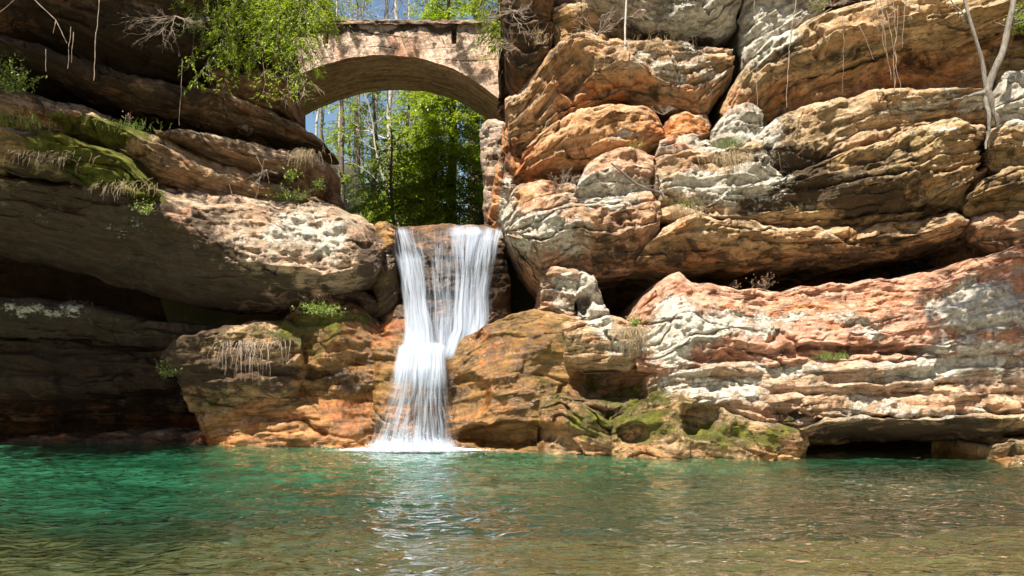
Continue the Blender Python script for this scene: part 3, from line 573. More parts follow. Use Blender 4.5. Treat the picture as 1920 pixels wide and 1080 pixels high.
# ------------------------------------------------------------------ pool bed, terrain behind the falls
def ground_mat(name, c0, c1, c2, sc=2.):
    t = NT(name); pos = t.n('NewGeometry').outputs['Position']
    n = t.noise(pos, sc, 6, .65, .3); f = t.noise(pos, sc*9, 5, .7)
    col = t.mix(t.step(n, .38, .62), c0, c1); col = t.mix(t.step(f, .55, .7), col, c2)
    return t.end(t.n('BsdfPrincipled', i_Base_Color=col, i_Roughness=.9, i_Normal=t.n('Bump', i_Strength=.6, i_Distance=.05, i_Height=f)))
def depth_at(X, Y):
    dd = .42+1.7/(1+np.exp(-(Y-11.5+1.6*fbm(X*.22, Y*.3, 4, 3)-.55*X)/2.6))
    return dd
def grid(x, y, zf, name, mat, kind='structure', attrs=None):
    X, Y = np.meshgrid(x, y, indexing='ij'); Z = zf(X, Y); n, m = X.shape
    i = np.arange(n*m).reshape(n, m)
    f = np.stack([i[:-1, :-1], i[1:, :-1], i[1:, 1:], i[:-1, 1:]], -1).reshape(-1, 4)
    at = {k: v(X, Y).ravel() for k, v in (attrs or {}).items()}
    return tag(mesh_obj(name, np.stack([X, Y, Z], -1).reshape(-1, 3), f, mat, attrs=at), kind=kind)
BEDM = ground_mat('pool_bed_sand', (.30, .225, .115), (.18, .14, .07), (.08, .07, .04), 1.6)
FLOOR = ground_mat('forest_floor', (.09, .07, .035), (.05, .06, .015), (.16, .12, .07), .8)
gx = np.concatenate([-np.geomspace(900, 14, 22), np.linspace(-13, 13, 120), np.geomspace(14, 900, 22)])
def zbed(X, Y):
    z = -depth_at(X, Y)+.07*fbm(X*1.3, Y*1.3, 2, 3)
    back = ss(2.5, -2, Y); added_bank = 17*ss(-9, -38, Y)+1.2*ss(-6, -20, Y)*fbm(X*.1, Y*.1, 3, 3)+11*ss(15, 26, np.abs(X))*ss(24, 18, Y)  # bank behind and beside the pool added to block low skylight
    return z*(1-back)+.35*back+added_bank
grid(gx, np.concatenate([-np.geomspace(900, 6, 20), np.linspace(-5, 29, 135)]), zbed, 'ground', BEDM)
def zter(X, Y):
    side = ss(4.0, 7.5, np.abs(X+3.2-.05*(Y-26)))
    z = 5.0+.03*(Y-23)+7.6*side+2*fbm(X*.06, Y*.06, 5, 3)*ss(28, 60, Y)+.25*fbm(X*.6, Y*.6, 1, 3)
    return z-(5.8*ss(24.5, 23.4, Y)*(1-side))-6*ss(27, 24.5, Y)*side
grid(np.concatenate([-np.geomspace(900, 22, 18), np.linspace(-20, 20, 110), np.geomspace(22, 900, 18)]), np.concatenate([np.linspace(23.5, 60, 80), np.geomspace(62, 1500, 25)]), zter, 'hills', FLOOR)

# ------------------------------------------------------------------ pool water
def water_material():
    t = NT('pool_water'); pos = t.n('NewGeometry').outputs['Position']
    n1 = t.noise(pos, 1., 2, .45, 1.0, (3.4, 6., 1)); n2 = t.noise(pos, 1., 2, .5, .8, (12, 20., 1))
    h = t.math('ADD', t.math('MULTIPLY', n1, 1.0), t.math('MULTIPLY', n2, .06))
    bp = t.n('Bump', i_Strength=1., i_Distance=.07, i_Height=h)
    deep = t.attr('deep')
    n = t.noise(pos, .55, 4, .6, .8)
    body = t.mix(t.step(n, .30, .72), (.012, .095, .042), (.036, .22, .11)); body = t.mix(t.attr('milk'), t.mix(t.step(deep, .25, .62), (.065, .10, .045), (.006, .035, .018)), body)
    d = t.n('BsdfDiffuse', i_Color=body)
    tr = t.n('BsdfTransparent', i_Color=(.80, .84, .60))
    m = t.n('MixShader', i_0=t.math('MULTIPLY', deep, .85)); t.set(m.inputs[1], tr); t.set(m.inputs[2], d)
    g = t.n('BsdfGlossy', i_Roughness=.03, i_Color=(.97, .98, .96), i_Normal=bp)
    fr = t.n('Fresnel', i_IOR=1.55, i_Normal=bp)
    o = t.n('MixShader', i_0=t.math('MULTIPLY', fr, 1.7, clamp=True)); t.set(o.inputs[1], m); t.set(o.inputs[2], g)
    return t.end(o)
ys = np.concatenate([np.linspace(-4, 5.5, 20), np.geomspace(5.6, 24.5, 620)])
xs = np.concatenate([np.linspace(-22, -12.2, 40), np.linspace(-12, 12, 620), np.linspace(12.2, 22, 40)])
def zwat(X, Y):
    amp = .75+.5*noise3(X*.2, Y*.25, 3)
    sp = np.exp(-((X+2.2)**2+(Y-19.6)**2)/14.)
    return amp*1.35*(.030*noise3(X*1.3+.3*Y, Y*1.9, 1.)+.024*noise3(X*2.6, Y*4.2-X*.6, 5.)+.004*noise3(X*7, Y*10, 9.))+.02*sp*noise3(X*3, Y*5, 2)
grid(xs, ys, zwat, 'water', water_material(), attrs={'deep': lambda X, Y: .12+.88-np.exp(-.62*(depth_at(X, Y)-.25)*(1+.25*noise3(X*.5, Y*.5, 8))), 'milk': lambda X, Y: np.clip(ss(8., 18., Y+2.*fbm(X*.2, Y*.3, 14, 3)-.35*X)*(1-.45*ss(1, 9, X)), 0, 1)})

# ------------------------------------------------------------------ falling water
def fall_material():
    t = NT('falling_water'); uv = t.attr('bed', 'Vector'); a = t.attr('dens'); e = t.attr('edge')
    warp = t.noise(uv, 1., 2, .5, 0, (1.2, .5, 1))
    v2 = t.n('VectorMath', operation='ADD'); t.set(v2.inputs[0], uv); t.set(v2.inputs[1], t.n('CombineXYZ', i_0=t.math('MULTIPLY', warp, .12), i_1=0., i_2=0.))
    s1 = t.noise(v2.outputs[0], 1., 4, .62, .15, (24, .9, 1)); s2 = t.noise(v2.outputs[0], 1., 4, .65, .2, (8, .55, 3))
    s = t.math('ADD', t.math('MULTIPLY', s1, .75), t.math('MULTIPLY', s2, .75))      # about .75
    al = t.step(t.math('ADD', s, t.math('MULTIPLY', t.math('SUBTRACT', a, .5), .9)), .66, 1.14)
    al = t.math('MULTIPLY', al, e, clamp=True); al = t.math('MULTIPLY', al, .9)
    d = t.n('BsdfDiffuse', i_Color=(.47, .52, .61)); tl = t.n('BsdfTranslucent', i_Color=(.50, .56, .66))
    m = t.n('MixShader', i_0=.35); t.set(m.inputs[1], d); t.set(m.inputs[2], tl)
    o = t.n('MixShader', i_0=al); t.set(o.inputs[1], t.n('BsdfTransparent')); t.set(o.inputs[2], m)
    return t.end(o)
FALL = fall_material()
def stream(name, parent, rows, seed, loc, dens_s=0.):
    "rows: (py, left px, right px, depth, density)"
    rows = np.array(rows, float); nv = int((rows[-1, 0]-rows[0, 0])/3)+2; nu = max(12, int((rows[:, 2]-rows[:, 1]).max()/2.5))
    v = np.linspace(0, 1, nv); py = rows[0, 0]+(rows[-1, 0]-rows[0, 0])*v
    l, r, D, dn = [np.interp(py, rows[:, 0], rows[:, k]) for k in (1, 2, 3, 4)]
    for q in (l, r, D): q[1:-1] = (q[:-2]+2*q[1:-1]+q[2:])/4
    u = np.linspace(0, 1, nu); U, P = np.meshgrid(u, py, indexing='ij')
    px = l[None]*(1-U)+r[None]*U; px = px+3*noise3(px*.03, P*.02, seed)
    Y = D[None]-.22*np.sqrt(np.clip(1-(2*U-1)**2, 0, 1))+.06*noise3(U*9, P*.01, seed)+.03*noise3(U*30, P*.02, seed+2)
    X = (px-960)/F*Y; Z = EYE+(HZ-P)/F*Y
    i = np.arange(nu*nv).reshape(nu, nv); f = np.stack([i[:-1, :-1], i[1:, :-1], i[1:, 1:], i[:-1, 1:]], -1).reshape(-1, 4)
    ft = np.clip((rows[-1, 0]-P)/16, 0, 1) if rows[-1, 0] < 700 else 1.
    ed = ft*np.clip(np.minimum(U, 1-U)*6+.25*noise3(U*3, P*.02, seed), 0, 1)*np.clip((P-rows[0, 0])/10, 0, 1)
    wid = (rows[:, 2]-rows[:, 1]).mean()/F*20
    o = mesh_obj(name, np.stack([X, Y, Z], -1).reshape(-1, 3)-loc, f, FALL, parent,
                 {'dens': np.broadcast_to(dn[None], U.shape).ravel()+dens_s, 'edge': ss(0, 1, ed).ravel()},
                 np.stack([(U*wid+seed*3.1).ravel(), (P/F*20*1.).ravel()+seed], 1))
    return o
wl = W(790, 650, 20.5)
up = tag(empty('waterfall', wl), 'silky white two-strand upper fall pouring from the lip under the bridge', 'waterfall', 'tiers of the waterfall')
upA = [(424,736,766,22.3,.6),(436,740,770,21.35,.6),(470,742,788,20.95,.55),(490,746,794,20.85,.72),(560,756,800,20.7,.75),(620,760,812,20.55,.85),(660,752,822,20.4,1.0),(676,750,826,20.38,.9)]
upB = [(420,806,846,22.3,.25),(436,806,850,21.3,.4),(500,808,848,20.95,.55),(580,816,846,20.75,.48),(655,812,850,20.5,.65)]
upC = [(420,838,900,22.3,.6),(436,840,905,21.3,.7),(500,850,890,20.9,.55),(560,852,880,20.75,.7),(620,848,880,20.6,.85),(656,832,875,20.5,.95),(676,826,870,20.48,.9)]
upD = [(424,880,944,22.3,.6),(446,880,938,21.3,.7),(500,872,926,20.95,.55),(560,866,918,20.8,.65),(600,862,918,20.7,.78),(634,856,912,20.6,.9),(650,840,895,20.55,.9),(676,825,880,20.5,.9)]
upE = [(420,752,944,22.4,.25),(434,748,942,21.4,.44),(520,770,925,21.05,.44),(640,775,920,20.8,.62),(672,780,900,20.7,.6)]
upF = [(440,728,752,21.2,.0),(560,736,770,20.9,.12),(650,738,775,20.6,.3)]
for k, rows in enumerate((upA, upC, upD, upB, upE, upF)):
    for q in range(2):
        r2 = [(a, b-3*q+2*k % 3, c+3*q, d-.09*q, e_-.06*q) for a, b, c, d, e_ in rows]
        stream('stream', up, r2, 2.3*k+7.1*q+1, wl)
wl2 = W(785, 840, 19.9)
lo = tag(empty('waterfall', wl2), 'bright white lower fall spreading out into the pool', 'waterfall', 'tiers of the waterfall')
lowA = [(640,752,835,20.45,.7),(652,744,836,20.25,1.0),(690,738,838,20.0,.95),(730,732,838,19.9,.60),(780,712,842,19.85,.52),(820,696,850,19.8,.6),(848,682,866,19.7,.95)]
lowB = [(650,740,838,20.3,.4),(700,730,844,20.0,.42),(760,706,850,19.85,.42),(846,674,874,19.7,.5)]
for q in range(3): stream('curtain', lo, [(a, b-2*q, c+2*q, d-.1*q, e_-.08*q) for a, b, c, d, e_ in lowA], 31.3+5.7*q, wl2)
for q in range(2): stream('mist_veil', lo, [(a, b-4*q, c+4*q, d-.2-.1*q, e_-.1*q) for a, b, c, d, e_ in lowB], 61.3+5.7*q, wl2)
def foam_material():
    t = NT('foam'); pos = t.n('NewGeometry').outputs['Position']; e = t.attr('dens')
    n = t.math('ADD', t.noise(pos, 1., 6, .75, .5, (5, 16, 5)), t.math('MULTIPLY', t.noise(pos, 40, 3), .25))
    al = t.step(t.math('ADD', n, t.math('SUBTRACT', e, .5)), .50, 1.25)
    d = t.n('BsdfDiffuse', i_Color=(.8, .84, .88))
    o = t.n('MixShader', i_0=t.math('MULTIPLY', al, .95)); t.set(o.inputs[1], t.n('BsdfTransparent')); t.set(o.inputs[2], d)
    return t.end(o)
FOAM = foam_material()
def foam_h(X, Y):
    q = ((X+2.2)/1.5)**2+((Y-19.75)/.65)**2
    return .024+.10*np.exp(-q*1.6)*(1+.6*noise3(X*5, Y*5, 2))+.03*noise3(X*2, Y*6, 1)*np.exp(-q*.3)
fo = grid(np.linspace(-5.0, 1.4, 240), np.linspace(18.3, 20.6, 70), foam_h, 'foam', FOAM, 'stuff',
     {'dens': lambda X, Y: .80*np.exp(-(((X+2.25)/1.25)**2+((Y-19.75)/.42)**2))+.66*np.exp(-(((X+2.1)/2.9)**2+((Y-19.7)/.55)**2))+.0})
tag(fo, 'white foam spreading on the water at the foot of the lower fall', 'foam')
# splash drops
mb = MB()
for i in range(620):
    a = rng.normal(0, .75); p = np.array([-2.2+a, 19.55+rng.normal(0, .16), .05+abs(rng.normal(0, .16))*(1.4-min(1.3, abs(a)))]); r = rng.uniform(.003, .009)
    v = np.array([[0,0,1.6],[1,0,0],[0,1,0],[-1,0,0],[0,-1,0],[0,0,-1.6]])*r+p
    mb.add(v, [[0,1,2,2],[0,2,3,3],[0,3,4,4],[0,4,1,1],[5,2,1,1],[5,3,2,2],[5,4,3,3],[5,1,4,4]])
t = NT('drops'); DROP = t.end(t.n('BsdfPrincipled', i_Base_Color=(.9, .93, .95), i_Roughness=.3))
def fix_tris(mbx):
    # quads with a doubled corner become triangles
    v = np.concatenate(mbx.v); f = np.concatenate(mbx.f); me = [tuple(dict.fromkeys(q)) for q in f.tolist()]
    return v, me
v, me = fix_tris(mb)
tag(mesh_obj('spray', v, me, DROP), 'fine spray drops leaping at the foot of the lower fall', 'spray', kind='stuff')

# ------------------------------------------------------------------ stone arch bridge
def bridge():
    D1, D2 = 27.0, 30.2
    pts = [(478,190),(520,160),(560,140),(600,124),(650,109),(715,103),(780,107),(850,128),(900,158),(945,192),(985,230)]
    P = np.array([W(x, y, D1) for x, y in pts]); X = np.linspace(P[0, 0], P[-1, 0], 420); Zi = np.interp(X, P[:, 0], P[:, 2])
    for _ in range(60): Zi[1:-1] = (Zi[:-2]+2*Zi[1:-1]+Zi[2:])/4
    ztop = EYE+(HZ-46)/F*D1; xtop0, xtop1 = X[0], X[-1]
    loc = np.array([X.mean(), (D1+D2)/2, Zi.min()]); root = tag(empty('stone_bridge', loc), 'weathered sandstone arch bridge high above the waterfall', 'bridge')
    def attrs(px, py, tint, **b):
        fl = field(BP, px, py); at = {k: np.clip(fl.get(k, 0)+b.get(k, 0)+np.zeros(px.size), -1, 1.6) for k in ('moss', 'lich', 'rust', 'dark', 'wet')}
        at['tint'] = np.broadcast_to(np.array(tint), (px.size, 3)); return at
    BP = [('dark',625,75,10,40,.7),('dark',668,80,7,30,.6),('dark',735,75,8,30,.6),('dark',775,90,8,36,.6),('dark',870,90,9,40,.6),('dark',700,50,120,4,.6),('dark',820,50,100,4,.6),('rust',780,110,60,14,.5),('dark',604,70,6,40,.55),('dark',690,85,14,22,.4),('dark',640,60,50,8,.3),('dark',815,70,9,35,.4),('dark',848,95,8,30,.5),('dark',760,55,80,5,.4),('dark',560,90,40,60,.3),
          ('dark',900,130,50,20,.4),('rust',640,95,50,18,.5),('rust',730,85,30,30,.35),('rust',690,60,20,10,.5),('lich',790,75,30,30,.35),('lich',890,65,35,20,.45),('lich',620,60,20,20,.3),('lich',740,60,50,20,.2),('moss',560,120,50,50,.4),('moss',930,110,30,40,.4)]
    v = np.linspace(0, 1, 110)
    XX, VV = np.meshgrid(X, v, indexing='ij'); ZZ = Zi[:, None]*(1-VV)+ztop*VV
    def face(D, sgn, name, k=1.):
        px, py = 960+XX/D1*F, HZ-(ZZ-EYE)/D1*F
        row = np.floor((ztop-ZZ+.12*noise3(XX*.8, ZZ*.6, 2))/.36); cx = (XX+row*.31+.25*noise3(XX*.7, row, 3))/.74; fr = np.abs(cx-np.round(cx))*.74
        zf = (ztop-ZZ+.12*noise3(XX*.8, ZZ*.6, 2))/.36; fz = np.abs(zf-np.round(zf))*.36
        d = -.016*np.exp(-(np.minimum(fr, fz)/.018)**2)*ss(-.2, .3, noise3(XX*.9, ZZ*1.2, 7))+.015*noise3(cx.round()*3.3, row*2.7, 4)+.05*fbm(XX*1.2, ZZ*1.2, 3, 2)+.012*noise3(XX*9, ZZ*9, 1)
        sl = np.zeros_like(d)
        for sx in (611, 851): sl = np.maximum(sl, (np.abs(px-sx-2*noise3(py*.1, sx, 0)) < 4.6)*(py > 51)*(py < 82))
        Y = D-sgn*d+sgn*.55*sl
        i = np.arange(XX.size).reshape(XX.shape); f = np.stack([i[:-1, :-1], i[1:, :-1], i[1:, 1:], i[:-1, 1:]], -1).reshape(-1, 4)
        return mesh_obj(name, np.stack([XX, Y, ZZ], -1).reshape(-1, 3)-loc, f, ROCK, root, attrs(px.ravel(), py.ravel(), (.66, .49, .37)), np.stack([XX.ravel()*.3, ZZ.ravel()*.12+XX.ravel()*.32], 1))
    face(D1, 1, 'spandrel_wall'); face(D2, -1, 'spandrel_wall')
    yy = np.linspace(D1-.04, D2+.04, 90); A, Y = np.meshgrid(np.arange(len(X)), yy, indexing='ij')
    Z = Zi[A]+.02*fbm(X[A]*2, Y*2, 3, 4)+.012*np.tanh(5*noise3(X[A]*.3, Y*4.5, 8))-.02*np.exp(-((Y-D1)/.08)**2)
    i = np.arange(A.size).reshape(A.shape); f = np.stack([i[:-1, :-1], i[1:, :-1], i[1:, 1:], i[:-1, 1:]], -1).reshape(-1, 4)
    mesh_obj('arch_underside', np.stack([X[A], Y, Z], -1).reshape(-1, 3)-loc, f, ROCK, root, attrs(np.full(A.size, 720.), np.full(A.size, 500.), (.60, .44, .28), dark=-.1), np.stack([X[A].ravel()*.4, Y.ravel()*.5], 1))
    # deck fill and coping slabs
    def slab(name, x0, x1, y0, y1, z0, z1, tint, n=260):
        xs_ = np.linspace(x0, x1, n); prof = np.array([(y0, z0), (y0, z1), (y0+.08, z1+.03), (y1-.08, z1+.03), (y1, z1), (y1, z0)])
        prof = np.concatenate([np.linspace(prof[k], prof[k+1], 5)[:-1] for k in range(5)]+[prof[-1:]])
        G, Q = np.meshgrid(xs_, np.arange(len(prof)), indexing='ij'); Yp = prof[Q, 0]+.05*fbm(G*2.5, Q*.4, 3, 3); Zp = prof[Q, 1]+.035*fbm(G*3, Q*.3, 8, 3)
        i = np.arange(G.size).reshape(G.shape); f = np.stack([i[:-1, :-1], i[:-1, 1:], i[1:, 1:], i[1:, :-1]], -1).reshape(-1, 4)
        mesh_obj(name, np.stack([G, Yp, Zp], -1).reshape(-1, 3)-loc, f, ROCK, root, attrs(np.full(G.size, 720.), np.full(G.size, 500.), tint, dark=.25), np.stack([G.ravel(), Zp.ravel()], 1))
    slab('coping', xtop0, xtop1, D1-.13, D1+.5, ztop-.03, ztop+.08, (.33, .25, .19))
    slab('coping', xtop0, xtop1, D2-.5, D2+.13, ztop-.03, ztop+.08, (.33, .25, .19))
    slab('deck', xtop0, xtop1, D1+.35, D2-.35, ztop-.35, ztop-.25, (.3, .22, .15))
bridge()
# ------------------------------------------------------------------ plants
def leaves(mb, c, d, n, L, Wd, rnd):
    "narrow diamond leaves at c pointing along d with face normal roughly n"
    d = d/(np.linalg.norm(d, axis=1)[:, None]+1e-9); s = np.cross(d, n); s /= np.linalg.norm(s, axis=1)[:, None]+1e-9
    L = np.broadcast_to(L, (len(c),))[:, None]; Wd = np.broadcast_to(Wd, (len(c),))[:, None]
    v = np.stack([c, c+d*L*.5+s*Wd*.5, c+d*L, c+d*L*.5-s*Wd*.5], 1).reshape(-1, 3)
    i = np.arange(len(c))*4; mb.add(v, np.stack([i, i+1, i+2, i+3], 1), np.repeat(rnd, 4))
def bough(ml, mw, p0, p1, sag, leaf=.09, gap=.035, r=.02, width=.4, seed=1, thin=1., tone=0., start=.2):
    "a conifer bough: curved branch, side twigs in a flat spray, short needles-sprigs on the twigs"
    p0 = np.asarray(p0, float); p1 = np.asarray(p1, float); L = np.linalg.norm(p1-p0); n = max(5, int(L/.25))
    c = wig(p0, p1, n+1, .06, seed); tt = np.linspace(0, 1, n+1); c[:, 2] += sag*L*(tt-tt**2)*2
    mw.tube(c, r, r*.25, 4)
    side = np.cross(p1-p0, [0, 0, 1.]); side /= np.linalg.norm(side)+1e-9
    nt = max(4, int(L*(1-start)/(gap*3.2)*thin)); ts = start+(1-start)*rng.random(nt)**.9
    base = np.stack([np.interp(ts, tt, c[:, k]) for k in range(3)], 1)
    fw = (p1-p0)/L
    tl = width*L*(1.05-ts)*rng.uniform(.5, 1.1, nt)+.1*L*.3
    sg = np.where(rng.random(nt) < .5, -1, 1)[:, None]
    dr = fw*rng.uniform(.5, 1., (nt, 1))+side*sg*rng.uniform(.5, 1., (nt, 1))+np.array([0, 0, 1])*rng.normal(-.18, .22, (nt, 1)); dr /= np.linalg.norm(dr, axis=1)[:, None]
    m = np.maximum(3, (tl/gap).astype(int)); k = np.repeat(np.arange(nt), m); q = rng.random(len(k))**.8
    pos = base[k]+dr[k]*(q*tl[k])[:, None]; pos[:, 2] -= .25*(q**2)*tl[k]; pos += rng.normal(0, leaf*.22, pos.shape)
    ld = dr[k]+rng.normal(0, .55, pos.shape); nn = np.array([0, 0, 1.])+rng.normal(0, .45, pos.shape)
    cl = .5+.9*noise3(pos[:, 0]*1.3, pos[:, 1]*1.3, pos[:, 2]*1.3+seed)
    leaves(ml, pos, ld, nn, leaf*rng.uniform(.6, 1.3, len(k)), leaf*.30, np.clip(cl*.6+rng.uniform(-.1, .5, len(k))+tone, 0, 1))
    for j in range(0, nt, 2 if L > 2 else 1):
        if tl[j] > .25: mw.tube(np.stack([base[j], base[j]+dr[j]*tl[j]*.5-[0, 0, .06*tl[j]], base[j]+dr[j]*tl[j]-[0, 0, .25*tl[j]]]), r*.3, r*.1, 3)
def conifer(label, base, h, rad, nb, leaf, seed, group, z0=.12, mat=None, thin=1., lean=(0, 0), gap=.05, cat='conifer', dens=1.6, bark=None, tone=0., name='hemlock_tree', side=None):
    base = np.asarray(base, float); root = tag(empty(name, base), label, cat, group)
    mt, ml, mw = MB(), MB(), MB(); top = np.array([lean[0], lean[1], h])
    tr = wig((0, 0, -1.), top, 14, .015, seed); mt.tube(tr, .018*h+.04, .02, 8)
    for k in range(nb):
        g = z0+(1-z0)*((k+rng.random())/nb); p = np.array([np.interp(g*h, tr[:, 2], tr[:, 0]), np.interp(g*h, tr[:, 2], tr[:, 1]), g*h])
        a = k*2.4+rng.normal(0, .4)
        if side is not None and rng.random() < .55: a = side+rng.normal(0, .7)
        l = rad*(1.05-g)**.75*rng.uniform(.65, 1.12)
        e = p+np.array([math.cos(a)*l, math.sin(a)*l, -.30*l+rng.normal(0, .12)*l])
        bough(ml, mw, p, e, .22, leaf*1.1, gap, .008*l+.006, .46, seed+k, thin*dens, tone, .06)
    mt.build('trunk', bark or DBARK, root); ml.build('crown', mat or LEAF, root, smooth=False); mw.build('branches', bark or DBARK, root)
    return root
def bare(label, base, h, seed, group, r=.12, n=16, mat=None, lean=(0, 0), z0=.35, spread=.35, cat='bare tree', name='bare_tree', up=.6, sub=5):
    base = np.asarray(base, float); root = tag(empty(name, base), label, cat, group); mt, mw = MB(), MB(); st = np.random.default_rng(seed)
    tr = wig((0, 0, -1.2), (lean[0], lean[1], h), 18, .03, seed); mt.tube(tr, r, r*.2, 7)
    def sub_(p, d, l, rr, dep):
        e = p+d*l; c = wig(p, e, 7, .12, st.random()*50); c[:, 2] += .12*l*np.linspace(0, 1, 7)**2; mw.tube(c, rr, rr*.3, 4 if dep > 1 else 3)
        if dep == 0: return
        for q in range(sub if dep > 1 else 4):
            g = st.uniform(.25, 1); j = int(g*6); nd = d*.8+st.normal(0, .5, 3)+np.array([0, 0, .2]); nd /= np.linalg.norm(nd)
            sub_(c[j], nd, l*st.uniform(.35, .6), rr*.5, dep-1)
    for k in range(n):
        g = z0+(1-z0)*st.random(); p = np.array([np.interp(g*h, tr[:, 2], tr[:, i]) for i in range(3)]); a = st.random()*6.28
        d = np.array([math.cos(a), math.sin(a), up+st.normal(0, .2)]); d /= np.linalg.norm(d)
        sub_(p, d, h*spread*(1.15-g)*st.uniform(.5, 1), r*.32*(1.2-g), 2)
    mt.build('trunk', mat or PALE, root); mw.build('branches', mat or PALE, root); return root
def on(px, D, zoff=0.):
    X = (px-960)/F*D; return np.array([X, D, float(zter(np.array([X]), np.array([D]))[0])+zoff])
G1, G2 = 'hemlocks beyond the arch', 'bare trees beyond the arch'
conifer('large bright hemlock filling the right half of the arch opening', on(845, 33), 13, 3.4, 150, .16, 3, G1, z0=.06, gap=.040, thin=1.2, side=4.2, tone=.35)
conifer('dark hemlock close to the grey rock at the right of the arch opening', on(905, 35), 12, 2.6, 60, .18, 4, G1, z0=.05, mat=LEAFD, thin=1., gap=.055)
conifer('low bushy hemlock at the foot of the arch view, just above the fall lip', on(735, 31), 5.0, 2.6, 60, .15, 5, G1, z0=.05, gap=.045, thin=1.1)
conifer('slender pale green hemlock in the middle of the arch opening', on(700, 40), 11, 3.0, 60, .19, 6, G1, z0=.05, gap=.06, tone=.15)
conifer('thin young hemlock at the left of the arch opening', on(640, 43), 9.5, 2.6, 40, .2, 8, G1, z0=.05, gap=.075, tone=.2)
conifer('broad yellow-green hemlock filling the lower middle of the arch opening', on(765, 36), 9, 3.0, 110, .16, 15, G1, z0=.05, gap=.045, tone=.25)
conifer('tall sunny hemlock reaching up to the arch crown', on(800, 45), 17, 3.8, 120, .2, 17, G1, z0=.1, gap=.065, tone=.2)
conifer('distant hemlock seen between the pale trunks through the arch', on(668, 58), 14, 4.2, 70, .26, 9, G1, z0=.04, gap=.10)
conifer('farthest hemlock behind the middle of the arch opening', on(775, 64), 19, 5., 80, .28, 11, G1, z0=.04, gap=.10)
conifer('hemlock whose top shows over the left end of the bridge', on(560, 36), 19, 4.2, 80, .18, 12, G1, z0=.3, gap=.065)
conifer('feathery hemlock whose top shows over the right part of the bridge', on(890, 37), 20, 4.2, 90, .18, 13, G1, z0=.4, gap=.06)
for k, (px, D, h, ln, lb, rr) in enumerate([(616,38,13,(-.6,0),'pale slim trunk at the far left of the arch opening',.07),(672,44,20,(.5,0),'straight pale trunk left of the middle of the arch opening',.08),
     (742,48,22,(-.4,0),'thick grey trunk in the middle of the arch opening',.22),(700,58,24,(1,0),'tall bare tree rising over the middle of the bridge',.16),(800,62,26,(-1,0),'bare tree with a fine spread of twigs over the bridge',.16),
     (590,62,24,(1.5,0),'bare tree fanning out over the left end of the bridge',.16),(645,50,17,(-1,0),'leaning bare tree behind the left foliage of the arch',.08),(870,54,24,(-2,0),'grey bare tree behind the feathery hemlock',.14),
     (775,34,10,(-2.4,0),'pale tree leaning left across the middle of the arch opening',.06),(610,52,15,(0,0),'twiggy bare tree against the sky at the left of the arch',.08),(590,44,13,(.8,0),'dense twiggy tree beside the dark rock in the arch view',.07)]):
    bare(lb, on(px, D), h, 40+k, G2, rr, 26 if h > 15 else 18, [PALE, BARK][k % 2], ln, .3, .3)
# forest farther up the valley
ml, mw = MB(), MB()
for k in range(46):
    a = on(rng.uniform(420, 1080), rng.uniform(75, 150)); h = rng.uniform(10, 19)
    mw.tube(np.stack([a, a+[0, 0, h]]), .2, .05, 5)
    for j in range(26):
        g = rng.uniform(.1, 1); an = rng.random()*6.28; l = 4.2*(1.05-g)*rng.uniform(.6, 1); p = a+[0, 0, g*h]
        bough(ml, mw, p, p+np.array([math.cos(an)*l, math.sin(an)*l, -.2*l]), .2, .5, .30, .03, .42, k+j)
fr = tag(empty('distant_forest', (0, 100, 5)), 'far-off woodland filling the valley beyond the arch', 'forest', kind='stuff')
for o, nm, m in ((ml, 'foliage', LEAF), (mw, 'trunks', BARK)):
    ob = o.build(nm, m, fr, False, loc=(0, 100, 5)); ob.location = (0, 0, 0); ob['kind'] = 'stuff'

# hemlock hanging over the left cliff
def hang(label, trunk, starts_ends, leaf, seed, group=None, gap=.028, r=.022, mat=None, tone=0., name='hemlock_tree', width=.36, thin=1.):
    base = trunk[0]; root = tag(empty(name, base), label, 'conifer', group); mt, ml, mw = MB(), MB(), MB()
    mt.tube(wig(trunk[0], trunk[1], 10, .03, seed)-base, trunk[2], trunk[2]*.5, 8)
    for k, (a, b, sg) in enumerate(starts_ends): bough(ml, mw, a-base, b-base, sg, leaf, gap, r, width, seed+k*1.7, thin, tone, .15)
    mt.build('trunk', DBARK, root); ml.build('crown', mat or LEAF, root, smooth=False); mw.build('branches', DBARK, root); return root
tb = W(520, 30, 22.6); tt_ = W(548, -420, 23.2); se = []
ends = [(345,120),(372,90),(380,150),(410,165),(430,110),(455,160),(480,120),(500,175),(520,145),(545,165),(560,120),(585,140),(440,60),(400,50),(350,60),(520,90),(560,70),(590,60),(470,30),(530,30),(330,20),(425,140),(490,80),(575,175),(455,90),(400,130),(540,110),(505,60),(575,70),(550,140),(530,150),(568,130)]
for k, (x, y) in enumerate(ends):
    D = rng.uniform(19.6, 21.2); e = W(x, y, D); g = rng.uniform(.05, .45); s = tb*(1-g)+tt_*g; s = s*.6+e*.4+np.array([0, .8, 1.2+.6*rng.random()]); se.append((s, e, .25))
hang('sunlit hemlock draping over the dark cliff left of the bridge', (tb, tt_, .14), se, .085, 21, 'hemlocks hanging over the cliff edges', gap=.024, width=.45, thin=1.0, tone=.2)
tb = W(938, 40, 25.2); tt_ = W(980, -360, 25.5); se = []
for k, (x, y) in enumerate([(880,20),(905,5),(860,-5),(900,40),(935,60),(890,90),(930,100),(955,30),(842,15),(920,25),(910,115),(900,70),(925,85),(940,110),(885,105),(915,55),(870,30),(895,5),(940,15),(905,95),(950,75)]):
    e = W(x, y, rng.uniform(23.2, 25.2)); s = W(952+rng.normal(0, 8), y-50-rng.random()*60, 25); se.append((s, e, .2))
hang('bright hemlock sprigs over the right end of the bridge', (tb, tt_, .12), se, .11, 33, 'hemlocks hanging over the cliff edges', gap=.035, width=.5, tone=.2)
